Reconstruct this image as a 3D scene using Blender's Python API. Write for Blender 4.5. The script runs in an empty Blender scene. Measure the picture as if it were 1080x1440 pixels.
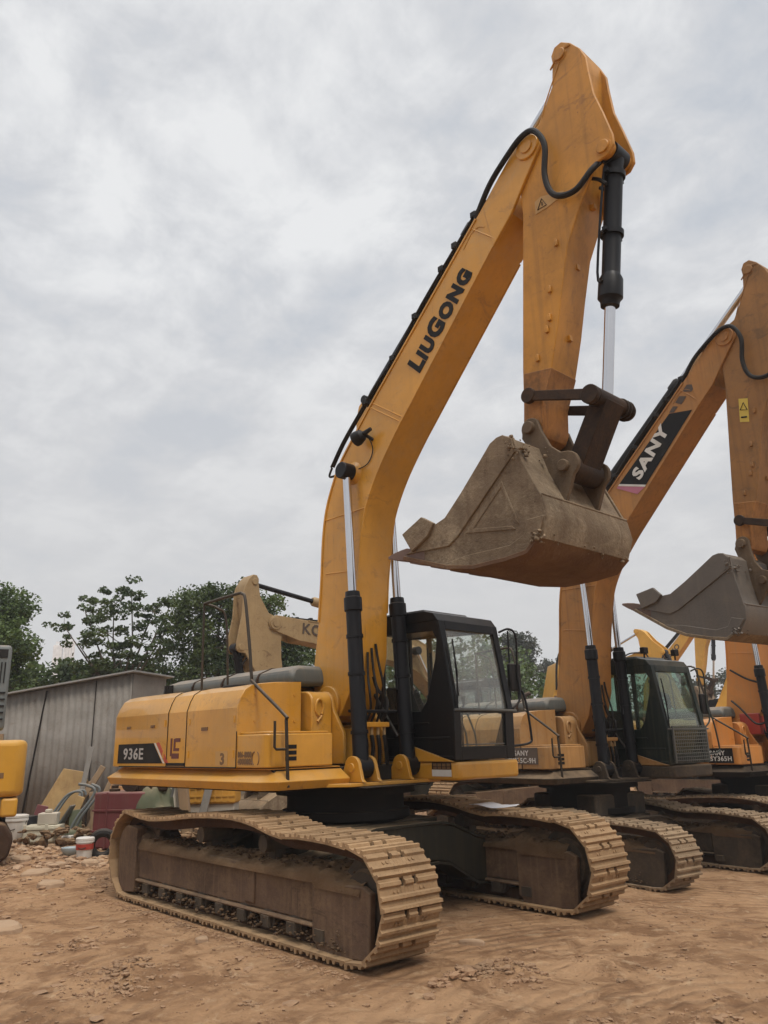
import bpy, bmesh, math, random
from math import sin, cos, pi, radians
from mathutils import Vector, Matrix, noise
random.seed(7)
D = bpy.data
scene = bpy.context.scene
COL = scene.collection

# ------------------------------------------------------------------ materials
def new_mat(name):
    m = D.materials.new(name); m.use_nodes = True
    nt = m.node_tree; nt.nodes.clear()
    out = nt.nodes.new('ShaderNodeOutputMaterial')
    return m, nt, out
def N(nt, t, **kw):
    n = nt.nodes.new(t)
    for k, v in kw.items(): setattr(n, k, v)
    return n
def noise_node(nt, vec, scale, detail=5, rough=.6, dist=0):
    n = N(nt, 'ShaderNodeTexNoise'); n.inputs['Scale'].default_value = scale
    n.inputs['Detail'].default_value = detail; n.inputs['Roughness'].default_value = rough
    n.inputs['Distortion'].default_value = dist
    if vec is not None: nt.links.new(vec, n.inputs['Vector'])
    return n.outputs['Fac']
def ramp(nt, fac, a, b, c0=(0,0,0,1), c1=(1,1,1,1)):
    r = N(nt, 'ShaderNodeValToRGB'); e = r.color_ramp.elements
    e[0].position = a; e[1].position = b; e[0].color = c0; e[1].color = c1
    nt.links.new(fac, r.inputs['Fac']); return r.outputs['Color']
def mixc(nt, fac, a, b, mode='MIX'):
    m = N(nt, 'ShaderNodeMix', data_type='RGBA', blend_type=mode)
    for s, v in ((0, fac), (6, a), (7, b)):
        if hasattr(v, 'is_linked'): nt.links.new(v, m.inputs[s])
        elif s == 0: m.inputs[0].default_value = v
        else: m.inputs[s].default_value = (*v, 1) if len(v) == 3 else v
    return m.outputs[2]
def mathn(nt, op, a, b=None):
    m = N(nt, 'ShaderNodeMath', operation=op)
    for i, v in enumerate((a, b)):
        if v is None: continue
        if hasattr(v, 'is_linked'): nt.links.new(v, m.inputs[i])
        else: m.inputs[i].default_value = v
    return m.outputs[0]
def mapping(nt, vec, scale):
    m = N(nt, 'ShaderNodeMapping'); m.inputs['Scale'].default_value = scale
    nt.links.new(vec, m.inputs['Vector']); return m.outputs['Vector']
def surf(name, base, rough=.5, dirt=None, dirt_amt=.5, streak=0., streak_col=None, var=.15, bump=.0, bscale=40,
         metal=0., spec=.5, coat=0., dscale=2.2, chips=None, top=.4, rnd=False, scuff=None):
    """painted / worn surface: base + tone variation + blotchy dust + vertical run-down streaks"""
    m, nt, out = new_mat(name)
    p = N(nt, 'ShaderNodeBsdfPrincipled')
    tc = N(nt, 'ShaderNodeTexCoord'); v = tc.outputs['Object']
    if rnd:
        oi = N(nt, 'ShaderNodeObjectInfo'); cm = N(nt, 'ShaderNodeCombineXYZ')
        for i, k in enumerate((37., 11., 23.)): nt.links.new(mathn(nt, 'MULTIPLY', oi.outputs['Random'], k), cm.inputs[i])
        va = N(nt, 'ShaderNodeVectorMath', operation='ADD'); nt.links.new(v, va.inputs[0]); nt.links.new(cm.outputs[0], va.inputs[1]); v = va.outputs[0]
    dark = tuple(c*(1-var) for c in base); light = tuple(min(1, c*(1+var)) for c in base)
    big = noise_node(nt, v, 1.3, 4, .6, .4)
    col = mixc(nt, ramp(nt, big, .3, .7), dark, light)
    rgh = None
    if dirt:
        d = noise_node(nt, v, dscale, 9, .68, .6)
        lo = .62 - .34*dirt_amt
        f = ramp(nt, d, lo, lo+.3)
        fine = noise_node(nt, v, 26, 4, .7)
        f = mathn(nt, 'MULTIPLY', f, ramp(nt, fine, .25, .6))
        f = mathn(nt, 'MULTIPLY', f, .35+.6*dirt_amt)
        col = mixc(nt, f, col, dirt)
        rgh = mathn(nt, 'ADD', mathn(nt, 'MULTIPLY', f, .35), rough)
    if streak:
        s = noise_node(nt, mapping(nt, v, (17, 17, .4)), 1.0, 5, .6)
        f = mathn(nt, 'MULTIPLY', ramp(nt, s, .5, .72), streak)
        col = mixc(nt, f, col, streak_col or dirt or dark)
    if scuff:
        a_ = noise_node(nt, mapping(nt, v, (1.0, 1.0, 1.6)), 2.6, 12, .78, 1.2)
        col = mixc(nt, mathn(nt, 'MULTIPLY', ramp(nt, a_, .56, .66), scuff[3]), col, scuff[:3])
        b_ = noise_node(nt, mapping(nt, v, (30, 30, 2.2)), 1.0, 3, .6)
        col = mixc(nt, mathn(nt, 'MULTIPLY', mathn(nt, 'MULTIPLY', ramp(nt, b_, .64, .70), ramp(nt, noise_node(nt, v, .9, 3), .45, .65)), scuff[3]*.9), col, scuff[:3])
    if dirt and top:
        ge = N(nt, 'ShaderNodeNewGeometry'); sx = N(nt, 'ShaderNodeSeparateXYZ'); nt.links.new(ge.outputs['Normal'], sx.inputs[0])
        f = mathn(nt, 'MULTIPLY', ramp(nt, sx.outputs[2], .35, .95), ramp(nt, noise_node(nt, v, 5, 6, .65), .28, .62))
        col = mixc(nt, mathn(nt, 'MULTIPLY', f, top), col, TOPDUST)
    if chips:
        c = noise_node(nt, v, 17, 6, .75)
        col = mixc(nt, ramp(nt, c, .67, .70), col, chips)
    nt.links.new(col, p.inputs['Base Color'])
    if rgh is not None: nt.links.new(rgh, p.inputs['Roughness'])
    else: p.inputs['Roughness'].default_value = rough
    p.inputs['Metallic'].default_value = metal
    p.inputs['Specular IOR Level'].default_value = spec
    p.inputs['Coat Weight'].default_value = coat
    if bump:
        b = N(nt, 'ShaderNodeBump'); b.inputs['Strength'].default_value = bump; b.inputs['Distance'].default_value = .02
        nt.links.new(noise_node(nt, v, bscale, 6, .7), b.inputs['Height']); nt.links.new(b.outputs['Normal'], p.inputs['Normal'])
    nt.links.new(p.outputs[0], out.inputs[0])
    return m
def glass_mat(name, tint, gloss=1.0, dust=.06):
    m, nt, out = new_mat(name)
    t = N(nt, 'ShaderNodeBsdfTransparent'); t.inputs[0].default_value = (*tint, 1)
    g = N(nt, 'ShaderNodeBsdfGlossy'); g.inputs['Roughness'].default_value = .02; g.inputs[0].default_value = (.95,.95,.95,1)
    lw = N(nt, 'ShaderNodeLayerWeight'); lw.inputs[0].default_value = .5
    fr = mathn(nt, 'ADD', mathn(nt, 'MULTIPLY', mathn(nt, 'POWER', lw.outputs['Facing'], 5), .9), .045)
    a = N(nt, 'ShaderNodeMixShader'); nt.links.new(mathn(nt, 'MINIMUM', mathn(nt, 'MULTIPLY', fr, gloss), .9), a.inputs[0])
    nt.links.new(t.outputs[0], a.inputs[1]); nt.links.new(g.outputs[0], a.inputs[2])
    d = N(nt, 'ShaderNodeBsdfDiffuse'); d.inputs[0].default_value = (.45,.42,.36,1)
    tc = N(nt, 'ShaderNodeTexCoord')
    fac = mathn(nt, 'MULTIPLY', ramp(nt, noise_node(nt, tc.outputs['Object'], 3.5, 7, .65), .3, .75), dust)
    b = N(nt, 'ShaderNodeMixShader'); nt.links.new(fac, b.inputs[0])
    nt.links.new(a.outputs[0], b.inputs[1]); nt.links.new(d.outputs[0], b.inputs[2])
    nt.links.new(b.outputs[0], out.inputs[0])
    return m
def leaf_mat(name, c0, c1):
    m, nt, out = new_mat(name)
    p = N(nt, 'ShaderNodeBsdfPrincipled'); p.inputs['Roughness'].default_value = .55
    tc = N(nt, 'ShaderNodeTexCoord'); v = tc.outputs['Object']
    col = mixc(nt, ramp(nt, noise_node(nt, v, 1.1, 4), .35, .65), c0, c1)
    col = mixc(nt, ramp(nt, noise_node(nt, v, 9, 2), .3, .7), mixc(nt, .35, col, (0,0,0)), col)
    nt.links.new(col, p.inputs['Base Color'])
    tr = N(nt, 'ShaderNodeBsdfTranslucent'); nt.links.new(col, tr.inputs[0])
    ms = N(nt, 'ShaderNodeMixShader'); ms.inputs[0].default_value = .25
    nt.links.new(p.outputs[0], ms.inputs[1]); nt.links.new(tr.outputs[0], ms.inputs[2])
    nt.links.new(ms.outputs[0], out.inputs[0]); return m
TOPDUST = (.43,.29,.165)
DUST = (.33,.22,.13)
M = {}
M['yellow'] = surf('yellow_paint', (.55,.262,.024), .36, (.44,.285,.12), .46, .2, (.30,.15,.03), .15, .03, 60, coat=.25, spec=.5, chips=(.17,.075,.02), scuff=(.24,.115,.03,.55))
M['yellow_clean'] = surf('yellow_paint_bright', (.56,.285,.03), .4, (.42,.26,.1), .3, .1, None, .1, scuff=(.34,.17,.05,.45))
M['arm_yellow'] = surf('worn_yellow_paint', (.50,.225,.026), .45, (.22,.11,.03), .50, .33, (.18,.085,.022), .2, .06, 50, chips=(.08,.04,.02), spec=.4, scuff=(.17,.075,.028,.65))
M['sany'] = surf('ochre_paint', (.385,.175,.045), .5, (.25,.16,.08), .58, .4, (.17,.085,.035), .16, .04, 50, chips=(.10,.06,.03), spec=.35, scuff=(.16,.09,.04,.65))
M['sany_arm'] = surf('grimy_ochre_paint', (.30,.145,.045), .55, (.17,.11,.06), .62, .4, (.13,.07,.03), .18, .06, 50, chips=(.08,.05,.03), spec=.3, scuff=(.12,.07,.035,.7))
M['sany_body'] = surf('ochre_body_paint', (.40,.21,.07), .5, (.34,.24,.14), .6, .5, (.24,.11,.03), .16, .04, 50, spec=.35, scuff=(.18,.10,.05,.65))
M['orange'] = surf('orange_paint', (.55,.22,.045), .5, (.36,.22,.10), .35, .35, None, .1)
M['beige'] = surf('faded_beige_paint', (.33,.23,.115), .6, (.22,.14,.07), .58, .4, None, .18, .06, 50, chips=(.09,.045,.022), spec=.3, scuff=(.13,.07,.035,.8))
M['far_yellow'] = surf('far_yellow_paint', (.62,.33,.05), .5, (.4,.26,.1), .3, .2)
M['cylblack'] = surf('black_cylinder_paint', (.009,.009,.011), .42, (.06,.045,.03), .2, 0, None, .2, spec=.22, top=.12)
M['black'] = surf('black_cab_paint', (.008,.008,.009), .36, (.05,.04,.03), .2, .1, None, .2, spec=.25, top=.12)
M['greenblack'] = surf('dark_green_cab_paint', (.010,.018,.015), .4, (.10,.085,.055), .4, .3, None, .2, spec=.35, top=.12)
M['plastic'] = surf('black_plastic', (.011,.010,.010), .6, (.09,.07,.05), .25, spec=.3, top=.12)
M['rubber'] = surf('rubber_hose', (.011,.009,.008), .6, (.08,.06,.04), .3, spec=.3, top=.12)
M['chrome'] = surf('chrome_rod', (.62,.62,.64), .14, None, 0, 0, None, .03, metal=1)
M['pin'] = surf('greasy_steel', (.026,.016,.011), .6, (.13,.07,.035), .5, 0, None, .3, .25, 60, spec=.18, top=.25)
M['bucket'] = surf('muddy_bucket_steel', (.165,.12,.077), .75, (.40,.325,.225), .58, .4, (.085,.05,.03), .36, .6, 30, chips=(.06,.038,.024), spec=.25, scuff=(.075,.045,.028,.6), top=.75)
M['bucket_in'] = surf('rusty_bucket_floor', (.125,.07,.042), .85, (.24,.165,.10), .55, .1, None, .3, .5, 26, spec=.2, chips=(.06,.035,.02))
M['bucket_grey'] = surf('grey_bucket_steel', (.115,.10,.085), .5, (.20,.16,.12), .5, .2, None, .16, .2, 45, spec=.4, scuff=(.07,.055,.042,.5), top=.25)
M['tooth'] = surf('worn_tooth_steel', (.13,.075,.055), .55, (.2,.14,.1), .4, 0, None, .2, .2, 40)
M['shoe'] = surf('dusty_track_steel', (.335,.215,.115), .85, (.16,.095,.052), .55, 0, None, .28, .6, 30, dscale=5, spec=.25, top=.25, rnd=True)
M['shoe_grey'] = surf('dusty_grey_track_steel', (.28,.20,.125), .85, (.12,.08,.05), .55, 0, None, .28, .55, 30, dscale=5, spec=.25, top=.25, rnd=True)
M['chain'] = surf('muddy_chain', (.06,.033,.02), .85, (.14,.08,.045), .5, 0, None, .25, .5, 30, spec=.2)
M['frame'] = surf('mud_streaked_frame', (.102,.063,.042), .75, (.225,.148,.086), .70, .28, (.27,.18,.105), .28, .35, 30, spec=.2, chips=(.045,.03,.022), scuff=(.05,.033,.024,.6), dscale=3.2)
M['frame_dark'] = surf('dark_muddy_frame', (.06,.047,.036), .8, (.15,.11,.07), .6, .15, None, .28, .3, 30, spec=.2, scuff=(.035,.026,.02,.5), dscale=3.2)
M['carbody'] = surf('olive_carbody_paint', (.030,.027,.018), .65, (.11,.075,.042), .35, .2, None, .2, .05, spec=.25)
M['under'] = surf('dark_underside', (.014,.011,.009), .8, (.06,.04,.025), .3, spec=.2, top=.15)
M['mud'] = surf('dry_mud', (.115,.068,.036), .95, (.20,.125,.07), .4, 0, None, .35, .9, 22, spec=.15)
M['clod_dark'] = surf('dark_mud_clods', (.085,.052,.03), .95, (.15,.095,.055), .45, 0, None, .3, .6, 30, spec=.15, top=.2)
M['soil'] = None
M['glass'] = glass_mat('window_glass', (.95,.97,.95), 1.0, .07)
M['glass_dust'] = glass_mat('dusty_windscreen', (.93,.95,.93), 1.6, .24)
M['glass_green'] = glass_mat('green_window_glass', (.70,.80,.74), 1.6, .14)
M['grey'] = surf('grey_hood_paint', (.085,.092,.087), .5, (.18,.155,.12), .45, .2, None, .15, spec=.35)
M['grey_light'] = surf('light_grey_plastic', (.15,.165,.165), .6, (.2,.19,.16), .3, .2, None, .1, spec=.3)
M['decal_black'] = surf('black_decal', (.010,.009,.009), .6, (.09,.07,.05), .2, spec=.2, top=0)
M['decal_white'] = surf('white_decal', (.62,.60,.56), .5, (.35,.3,.22), .35)
M['decal_grey'] = surf('grey_decal_lettering', (.40,.38,.36), .5, (.2,.18,.15), .3)
M['decal_red'] = surf('red_decal', (.42,.06,.03), .5)
M['decal_brown'] = surf('faded_brown_lettering', (.16,.085,.035), .6)
M['decal_pink'] = surf('pink_decal', (.42,.14,.20), .5)
M['decal_yellow'] = surf('yellow_decal', (.62,.45,.06), .5)
M['rail'] = surf('dark_rail_paint', (.035,.026,.017), .5, (.12,.08,.05), .4, 0, None, .2, spec=.3)
M['red'] = surf('red_paint', (.40,.045,.03), .5, (.2,.1,.07), .35)
M['seat'] = surf('seat_fabric', (.015,.014,.014), .85, spec=.2)
M['lamp'] = surf('lamp_glass', (.5,.5,.48), .15)
M['paper'] = surf('white_paper', (.72,.72,.74), .7, None, 0, 0, None, .05)
M['galv'] = surf('weathered_sheet_metal', (.225,.208,.185), .65, (.155,.13,.105), .6, .22, (.13,.11,.09), .2, 0, 40, spec=.25, top=0, scuff=(.13,.085,.055,.45))
M['roof'] = surf('weathered_roof_sheet', (.27,.27,.26), .6, (.14,.12,.10), .5)
M['wood'] = surf('weathered_wood', (.27,.18,.10), .8, (.14,.10,.07), .5, .6, None, .2)
M['wood_orange'] = surf('orange_plywood', (.40,.20,.08), .8, (.16,.10,.06), .5, .5, None, .2)
M['rusty'] = surf('rusty_yellow_steel', (.36,.23,.09), .75, (.20,.10,.04), .6, .4, None, .25, .2)
M['maroon'] = surf('maroon_paint', (.13,.028,.03), .55, (.12,.08,.06), .4, .4)
M['white_pl'] = surf('white_plastic', (.62,.60,.56), .5, (.35,.28,.2), .45, .2)
M['cream'] = surf('cream_paint', (.52,.49,.38), .6, (.3,.23,.15), .45, .3)
M['green'] = surf('dull_green_cloth', (.09,.10,.055), .8, (.16,.12,.08), .4)
M['sack'] = surf('pale_sack', (.48,.44,.36), .9, (.3,.24,.17), .4, 0, None, .15, .3, 15)
M['crate'] = surf('yellow_plastic_crate', (.55,.28,.04), .6, (.3,.2,.1), .3)
M['concrete'] = surf('pale_concrete', (.40,.36,.30), .85, (.25,.2,.15), .4, .3)
M['bark'] = surf('tree_bark', (.11,.085,.06), .9, (.06,.05,.04), .5, .3, None, .2, .4, 20)
M['leafA'] = leaf_mat('leaves_mid', (.045,.085,.018), (.13,.19,.04))
M['leafB'] = leaf_mat('leaves_dark', (.030,.060,.015), (.12,.165,.038))
M['leafC'] = leaf_mat('leaves_grey', (.055,.068,.046), (.09,.10,.068))
M['tower'] = surf('haze_paled_concrete', (.70,.70,.70), .8)  # concrete lightened to a haze tone so the far towers look fainter

# ------------------------------------------------------------------ mesh builder
def CR(pts, n=8, closed=False):
    out = []; k = len(pts); P = [Vector(p) for p in pts]
    for i in range(k if closed else k-1):
        a, b, c, d = [P[j % k] if closed else P[min(max(j,0),k-1)] for j in (i-1,i,i+1,i+2)]
        for s in range(n):
            t = s/n
            out.append(.5*((2*b)+(c-a)*t+(2*a-5*b+4*c-d)*t*t+(3*b-a-3*c+d)*t**3))
    if not closed: out.append(P[-1])
    return out
class MB:
    def __init__(s): s.v = []; s.f = []
    def add(s, vs, fs):
        o = len(s.v); s.v += [Vector(v) for v in vs]; s.f += [[i+o for i in f] for f in fs]; return s
    def box(s, x0, x1, y0, y1, z0, z1):
        return s.add([(x,y,z) for x in (x0,x1) for y in (y0,y1) for z in (z0,z1)],
                     [(0,1,3,2),(4,6,7,5),(0,4,5,1),(2,3,7,6),(0,2,6,4),(1,5,7,3)])
    def prism(s, poly, a, b, axis='y'):
        n = len(poly)
        f = {'y': lambda p,t:(p[0],t,p[1]), 'x': lambda p,t:(t,p[0],p[1]), 'z': lambda p,t:(p[0],p[1],t)}[axis]
        return s.add([f(p,a) for p in poly]+[f(p,b) for p in poly],
                     [list(range(n))[::-1], list(range(n,2*n))]+[(i,(i+1)%n,n+(i+1)%n,n+i) for i in range(n)])
    def tube(s, path, r, n=8, closed=False):
        P = [Vector(p) for p in path]; k = len(P); rs = r if isinstance(r,(list,tuple)) else [r]*k
        T = []
        for i in range(k):
            a = P[(i-1)%k] if closed else P[max(i-1,0)]; b = P[(i+1)%k] if closed else P[min(i+1,k-1)]
            T.append((b-a).normalized())
        u = T[0].orthogonal().normalized(); o = len(s.v)
        for i in range(k):
            u = (u - T[i]*u.dot(T[i])).normalized(); w = T[i].cross(u)
            for j in range(n): s.v.append(P[i]+(u*cos(2*pi*j/n)+w*sin(2*pi*j/n))*rs[i])
        for i in range(k if closed else k-1):
            for j in range(n):
                a = o+i*n+j; b = o+i*n+(j+1)%n; c = o+((i+1)%k)*n+(j+1)%n; d = o+((i+1)%k)*n+j
                s.f.append([a,b,c,d])
        if not closed:
            s.f.append([o+j for j in range(n)][::-1]); s.f.append([o+(k-1)*n+j for j in range(n)])
        return s
    def cyl(s, p0, p1, r0, r1=None, n=24):
        return s.tube([p0,p1], [r0, r0 if r1 is None else r1], n)
    def lathe(s, p0, p1, prof, n=24):
        """prof: (t along p0-p1 in metres, radius)"""
        p0 = Vector(p0); d = (Vector(p1)-p0).normalized()
        pts = []; rr = []
        u = d.orthogonal().normalized(); w = d.cross(u); o = len(s.v)
        for t, r in prof:
            for j in range(n): s.v.append(p0+d*t+(u*cos(2*pi*j/n)+w*sin(2*pi*j/n))*r)
        k = len(prof)
        for i in range(k-1):
            for j in range(n): s.f.append([o+i*n+j,o+i*n+(j+1)%n,o+(i+1)*n+(j+1)%n,o+(i+1)*n+j])
        s.f.append([o+j for j in range(n)][::-1]); s.f.append([o+(k-1)*n+j for j in range(n)])
        return s
    def loft(s, rings, cap0=True, cap1=True):
        n = len(rings[0]); o = len(s.v)
        for r in rings: s.v += [Vector(p) for p in r]
        for i in range(len(rings)-1):
            for j in range(n): s.f.append([o+i*n+j,o+i*n+(j+1)%n,o+(i+1)*n+(j+1)%n,o+(i+1)*n+j])
        if cap0: s.f.append([o+j for j in range(n)][::-1])
        if cap1: s.f.append([o+(len(rings)-1)*n+j for j in range(n)])
        return s
    def sweep(s, path, prof):
        """path: plan polyline (x,y), prof: closed list of (outward offset to the right of travel, z)"""
        P = [Vector((p[0],p[1])) for p in path]; k = len(P); m = len(prof); rings = []
        for i in range(k):
            ns = []
            if i > 0: d = (P[i]-P[i-1]).normalized(); ns.append(Vector((d.y,-d.x)))
            if i < k-1: d = (P[i+1]-P[i]).normalized(); ns.append(Vector((d.y,-d.x)))
            nn = sum(ns, Vector((0,0))).normalized(); nn = nn/max(.4, nn.dot(ns[0]))
            rings.append([(P[i].x+nn.x*o, P[i].y+nn.y*o, z) for o, z in prof])
        return s.loft(rings)
    def xf(s, fn):
        s.v = [Vector(fn(v)) for v in s.v]; return s
    def rot(s, a):
        c, n = cos(a), sin(a)
        s.v = [Vector((c*v.x-n*v.y, n*v.x+c*v.y, v.z)) for v in s.v]; return s
def obj(name, mb, mat, parent=None, bevel=0, smooth=35, seg=2, label=None):
    me = D.meshes.new(name); me.from_pydata([tuple(v) for v in mb.v], [], mb.f); me.validate()
    bm = bmesh.new(); bm.from_mesh(me); bmesh.ops.recalc_face_normals(bm, faces=bm.faces); bm.to_mesh(me); bm.free()
    me.materials.append(M[mat] if isinstance(mat, str) else mat)
    o = D.objects.new(name, me); COL.objects.link(o)
    if parent: o.parent = parent
    if smooth:
        me.shade_smooth(); me.set_sharp_from_angle(angle=radians(smooth))
    if bevel:
        b = o.modifiers.new('bevel','BEVEL'); b.width = bevel; b.segments = seg; b.limit_method = 'ANGLE'; b.angle_limit = radians(40)
    if label: o['label'] = label
    return o
def empty(name, loc, rz=0, label=None, cat=None, group=None):
    o = D.objects.new(name, None); COL.objects.link(o); o.location = loc; o.rotation_euler = (0,0,rz); o.empty_display_size = .2
    tag(o, label, cat, group); return o
def tag(o, label=None, cat=None, group=None, kind=None):
    if label: o['label'] = label
    if cat: o['category'] = cat
    if group: o['group'] = group
    if kind: o['kind'] = kind
    return o
def text_mb(txt, size, origin, right, up, bold=0., small=False, ext=.004, sx=1., shear=0.):
    cu = D.curves.new('lettering', 'FONT'); cu.body = txt; cu.size = size; cu.offset = bold; cu.extrude = ext; cu.resolution_u = 3; cu.space_character = 1.12
    cu.shear = shear; cu.small_caps_scale = .8
    t = D.objects.new('lettering', cu); COL.objects.link(t)
    if small:
        for i, ch in enumerate(txt):
            if ch.islower(): cu.body_format[i].use_small_caps = True
    dg = bpy.context.evaluated_depsgraph_get(); dg.update()
    me = D.meshes.new_from_object(t.evaluated_get(dg))
    R, U = Vector(right).normalized(), Vector(up).normalized(); Nn = R.cross(U); O = Vector(origin)
    mb = MB(); mb.add([O+R*v.co.x*sx+U*v.co.y+Nn*v.co.z for v in me.vertices], [list(p.vertices) for p in me.polygons])
    D.objects.remove(t); D.curves.remove(cu); D.meshes.remove(me)
    return mb
def arc(cx, cz, r, a0, a1, n):
    return [(cx+r*cos(radians(a0+(a1-a0)*i/n)), cz+r*sin(radians(a0+(a1-a0)*i/n))) for i in range(n+1)]
def rotp(p, a, c=(0,0)):
    ca, sa = cos(a), sin(a); x, z = p[0]-c[0], p[1]-c[1]
    return (c[0]+ca*x-sa*z, c[1]+sa*x+ca*z)
def lumpy(mb, amp, scale, seed=0):
    mb.v = [v+noise.noise_vector((v+Vector((seed,0,0)))*scale)*amp for v in mb.v]; return mb
M['decal_red_dark'] = surf('dark_red_mark', (.10,.02,.015), .5)
M['decal_brown_dark'] = surf('dark_brown_lettering', (.07,.045,.03), .6)
M['armtip'] = surf('greasy_arm_tip', (.34,.145,.035), .55, (.07,.045,.03), .62, .5, (.08,.045,.025), .3, .2, 40, chips=(.05,.03,.02), spec=.3)
M['ear'] = surf('dark_bucket_ear', (.10,.068,.042), .7, (.22,.165,.11), .5, .2, None, .25, .3, 40, spec=.25)
M['decal_stripe'] = surf('pale_yellow_rib', (.62,.47,.22), .5)
M['sticker'] = surf('faded_sticker', (.50,.28,.085), .55, (.35,.25,.13), .5)
M['decal_grey_dark'] = surf('dark_grey_label', (.10,.075,.06), .6, (.2,.15,.1), .4)
M['decal_blue'] = surf('pale_blue_plastic', (.35,.42,.45), .5, (.35,.28,.2), .4)
SKYC = ((.465,.495,.54),(.575,.585,.605),(.725,.73,.735),(.565,.56,.56))
ZEN = 2.8
HAZE = .0012
# ------------------------------------------------------------------ excavator
FILLET = 6
def loop_path():
    top = [(-2.03,.92),(-1.55,.88),(-1.1,.90),(-.64,.945),(-.16,.975),(.28,.98),(.62,.95),(1.03,.88),(1.4,.885),(1.75,.875),(2.03,.85)]
    P = [(p.x, p.z) for p in CR([(a,0,b) for a,b in top], 6)]
    P += arc(2.03,.45,.40,88,-88,22)
    P += [(2.03-.203*i,.05) for i in range(1,20)]
    P += arc(-2.03,.485,.435,268,92,22)[:-1]
    return P
def resample(P, n):
    P = [Vector(p) for p in P]; k = len(P); L = [0]
    for i in range(k): L.append(L[-1]+(P[(i+1)%k]-P[i]).length)
    out = []
    for j in range(n):
        t = L[-1]*j/n; i = max(a for a in range(k) if L[a] <= t)
        f = (t-L[i])/max(1e-6,(L[i+1]-L[i])); p = P[i].lerp(P[(i+1)%k], f)
        out.append((p, (P[(i+1)%k]-P[i]).normalized()))
    return out
def shoe_mb(w=.6, p=.221):
    """one triple-grouser shoe: x along travel, y across, z outward"""
    h = p/2
    full = [(-h-.012,-.012),(h-.006,-.012),(h-.006,.006),(h-.012,.038),(h-.034,.038),(h-.046,.006),(.034,.006),(.024,.030),(.002,.030),(-.01,.006),
            (-h+.052,.006),(-h+.040,.026),(-h+.016,.026),(-h+.006,.008),(-h-.012,.006)]
    cut = [(-h-.012+.062,-.012),(h-.006,-.012),(h-.006,.006),(h-.012,.038),(h-.034,.038),(h-.046,.006),(.034,.006),(.024,.030),(.002,.030),(-.01,.006),
           (-h+.052,.006)]
    mb = MB(); g = w/2
    for a, b, q in ((-g,-.085,full),(-.085,-.045,cut),(-.045,.045,full),(.045,.085,cut),(.085,g,full)):
        mb.prism(q, a+.0008, b-.0008)
    for y in (-.155,-.115,.115,.155): mb.cyl((-.030,y,.005),(-.030,y,.014),.013,n=6)
    return mb
SHOE = {}
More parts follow.
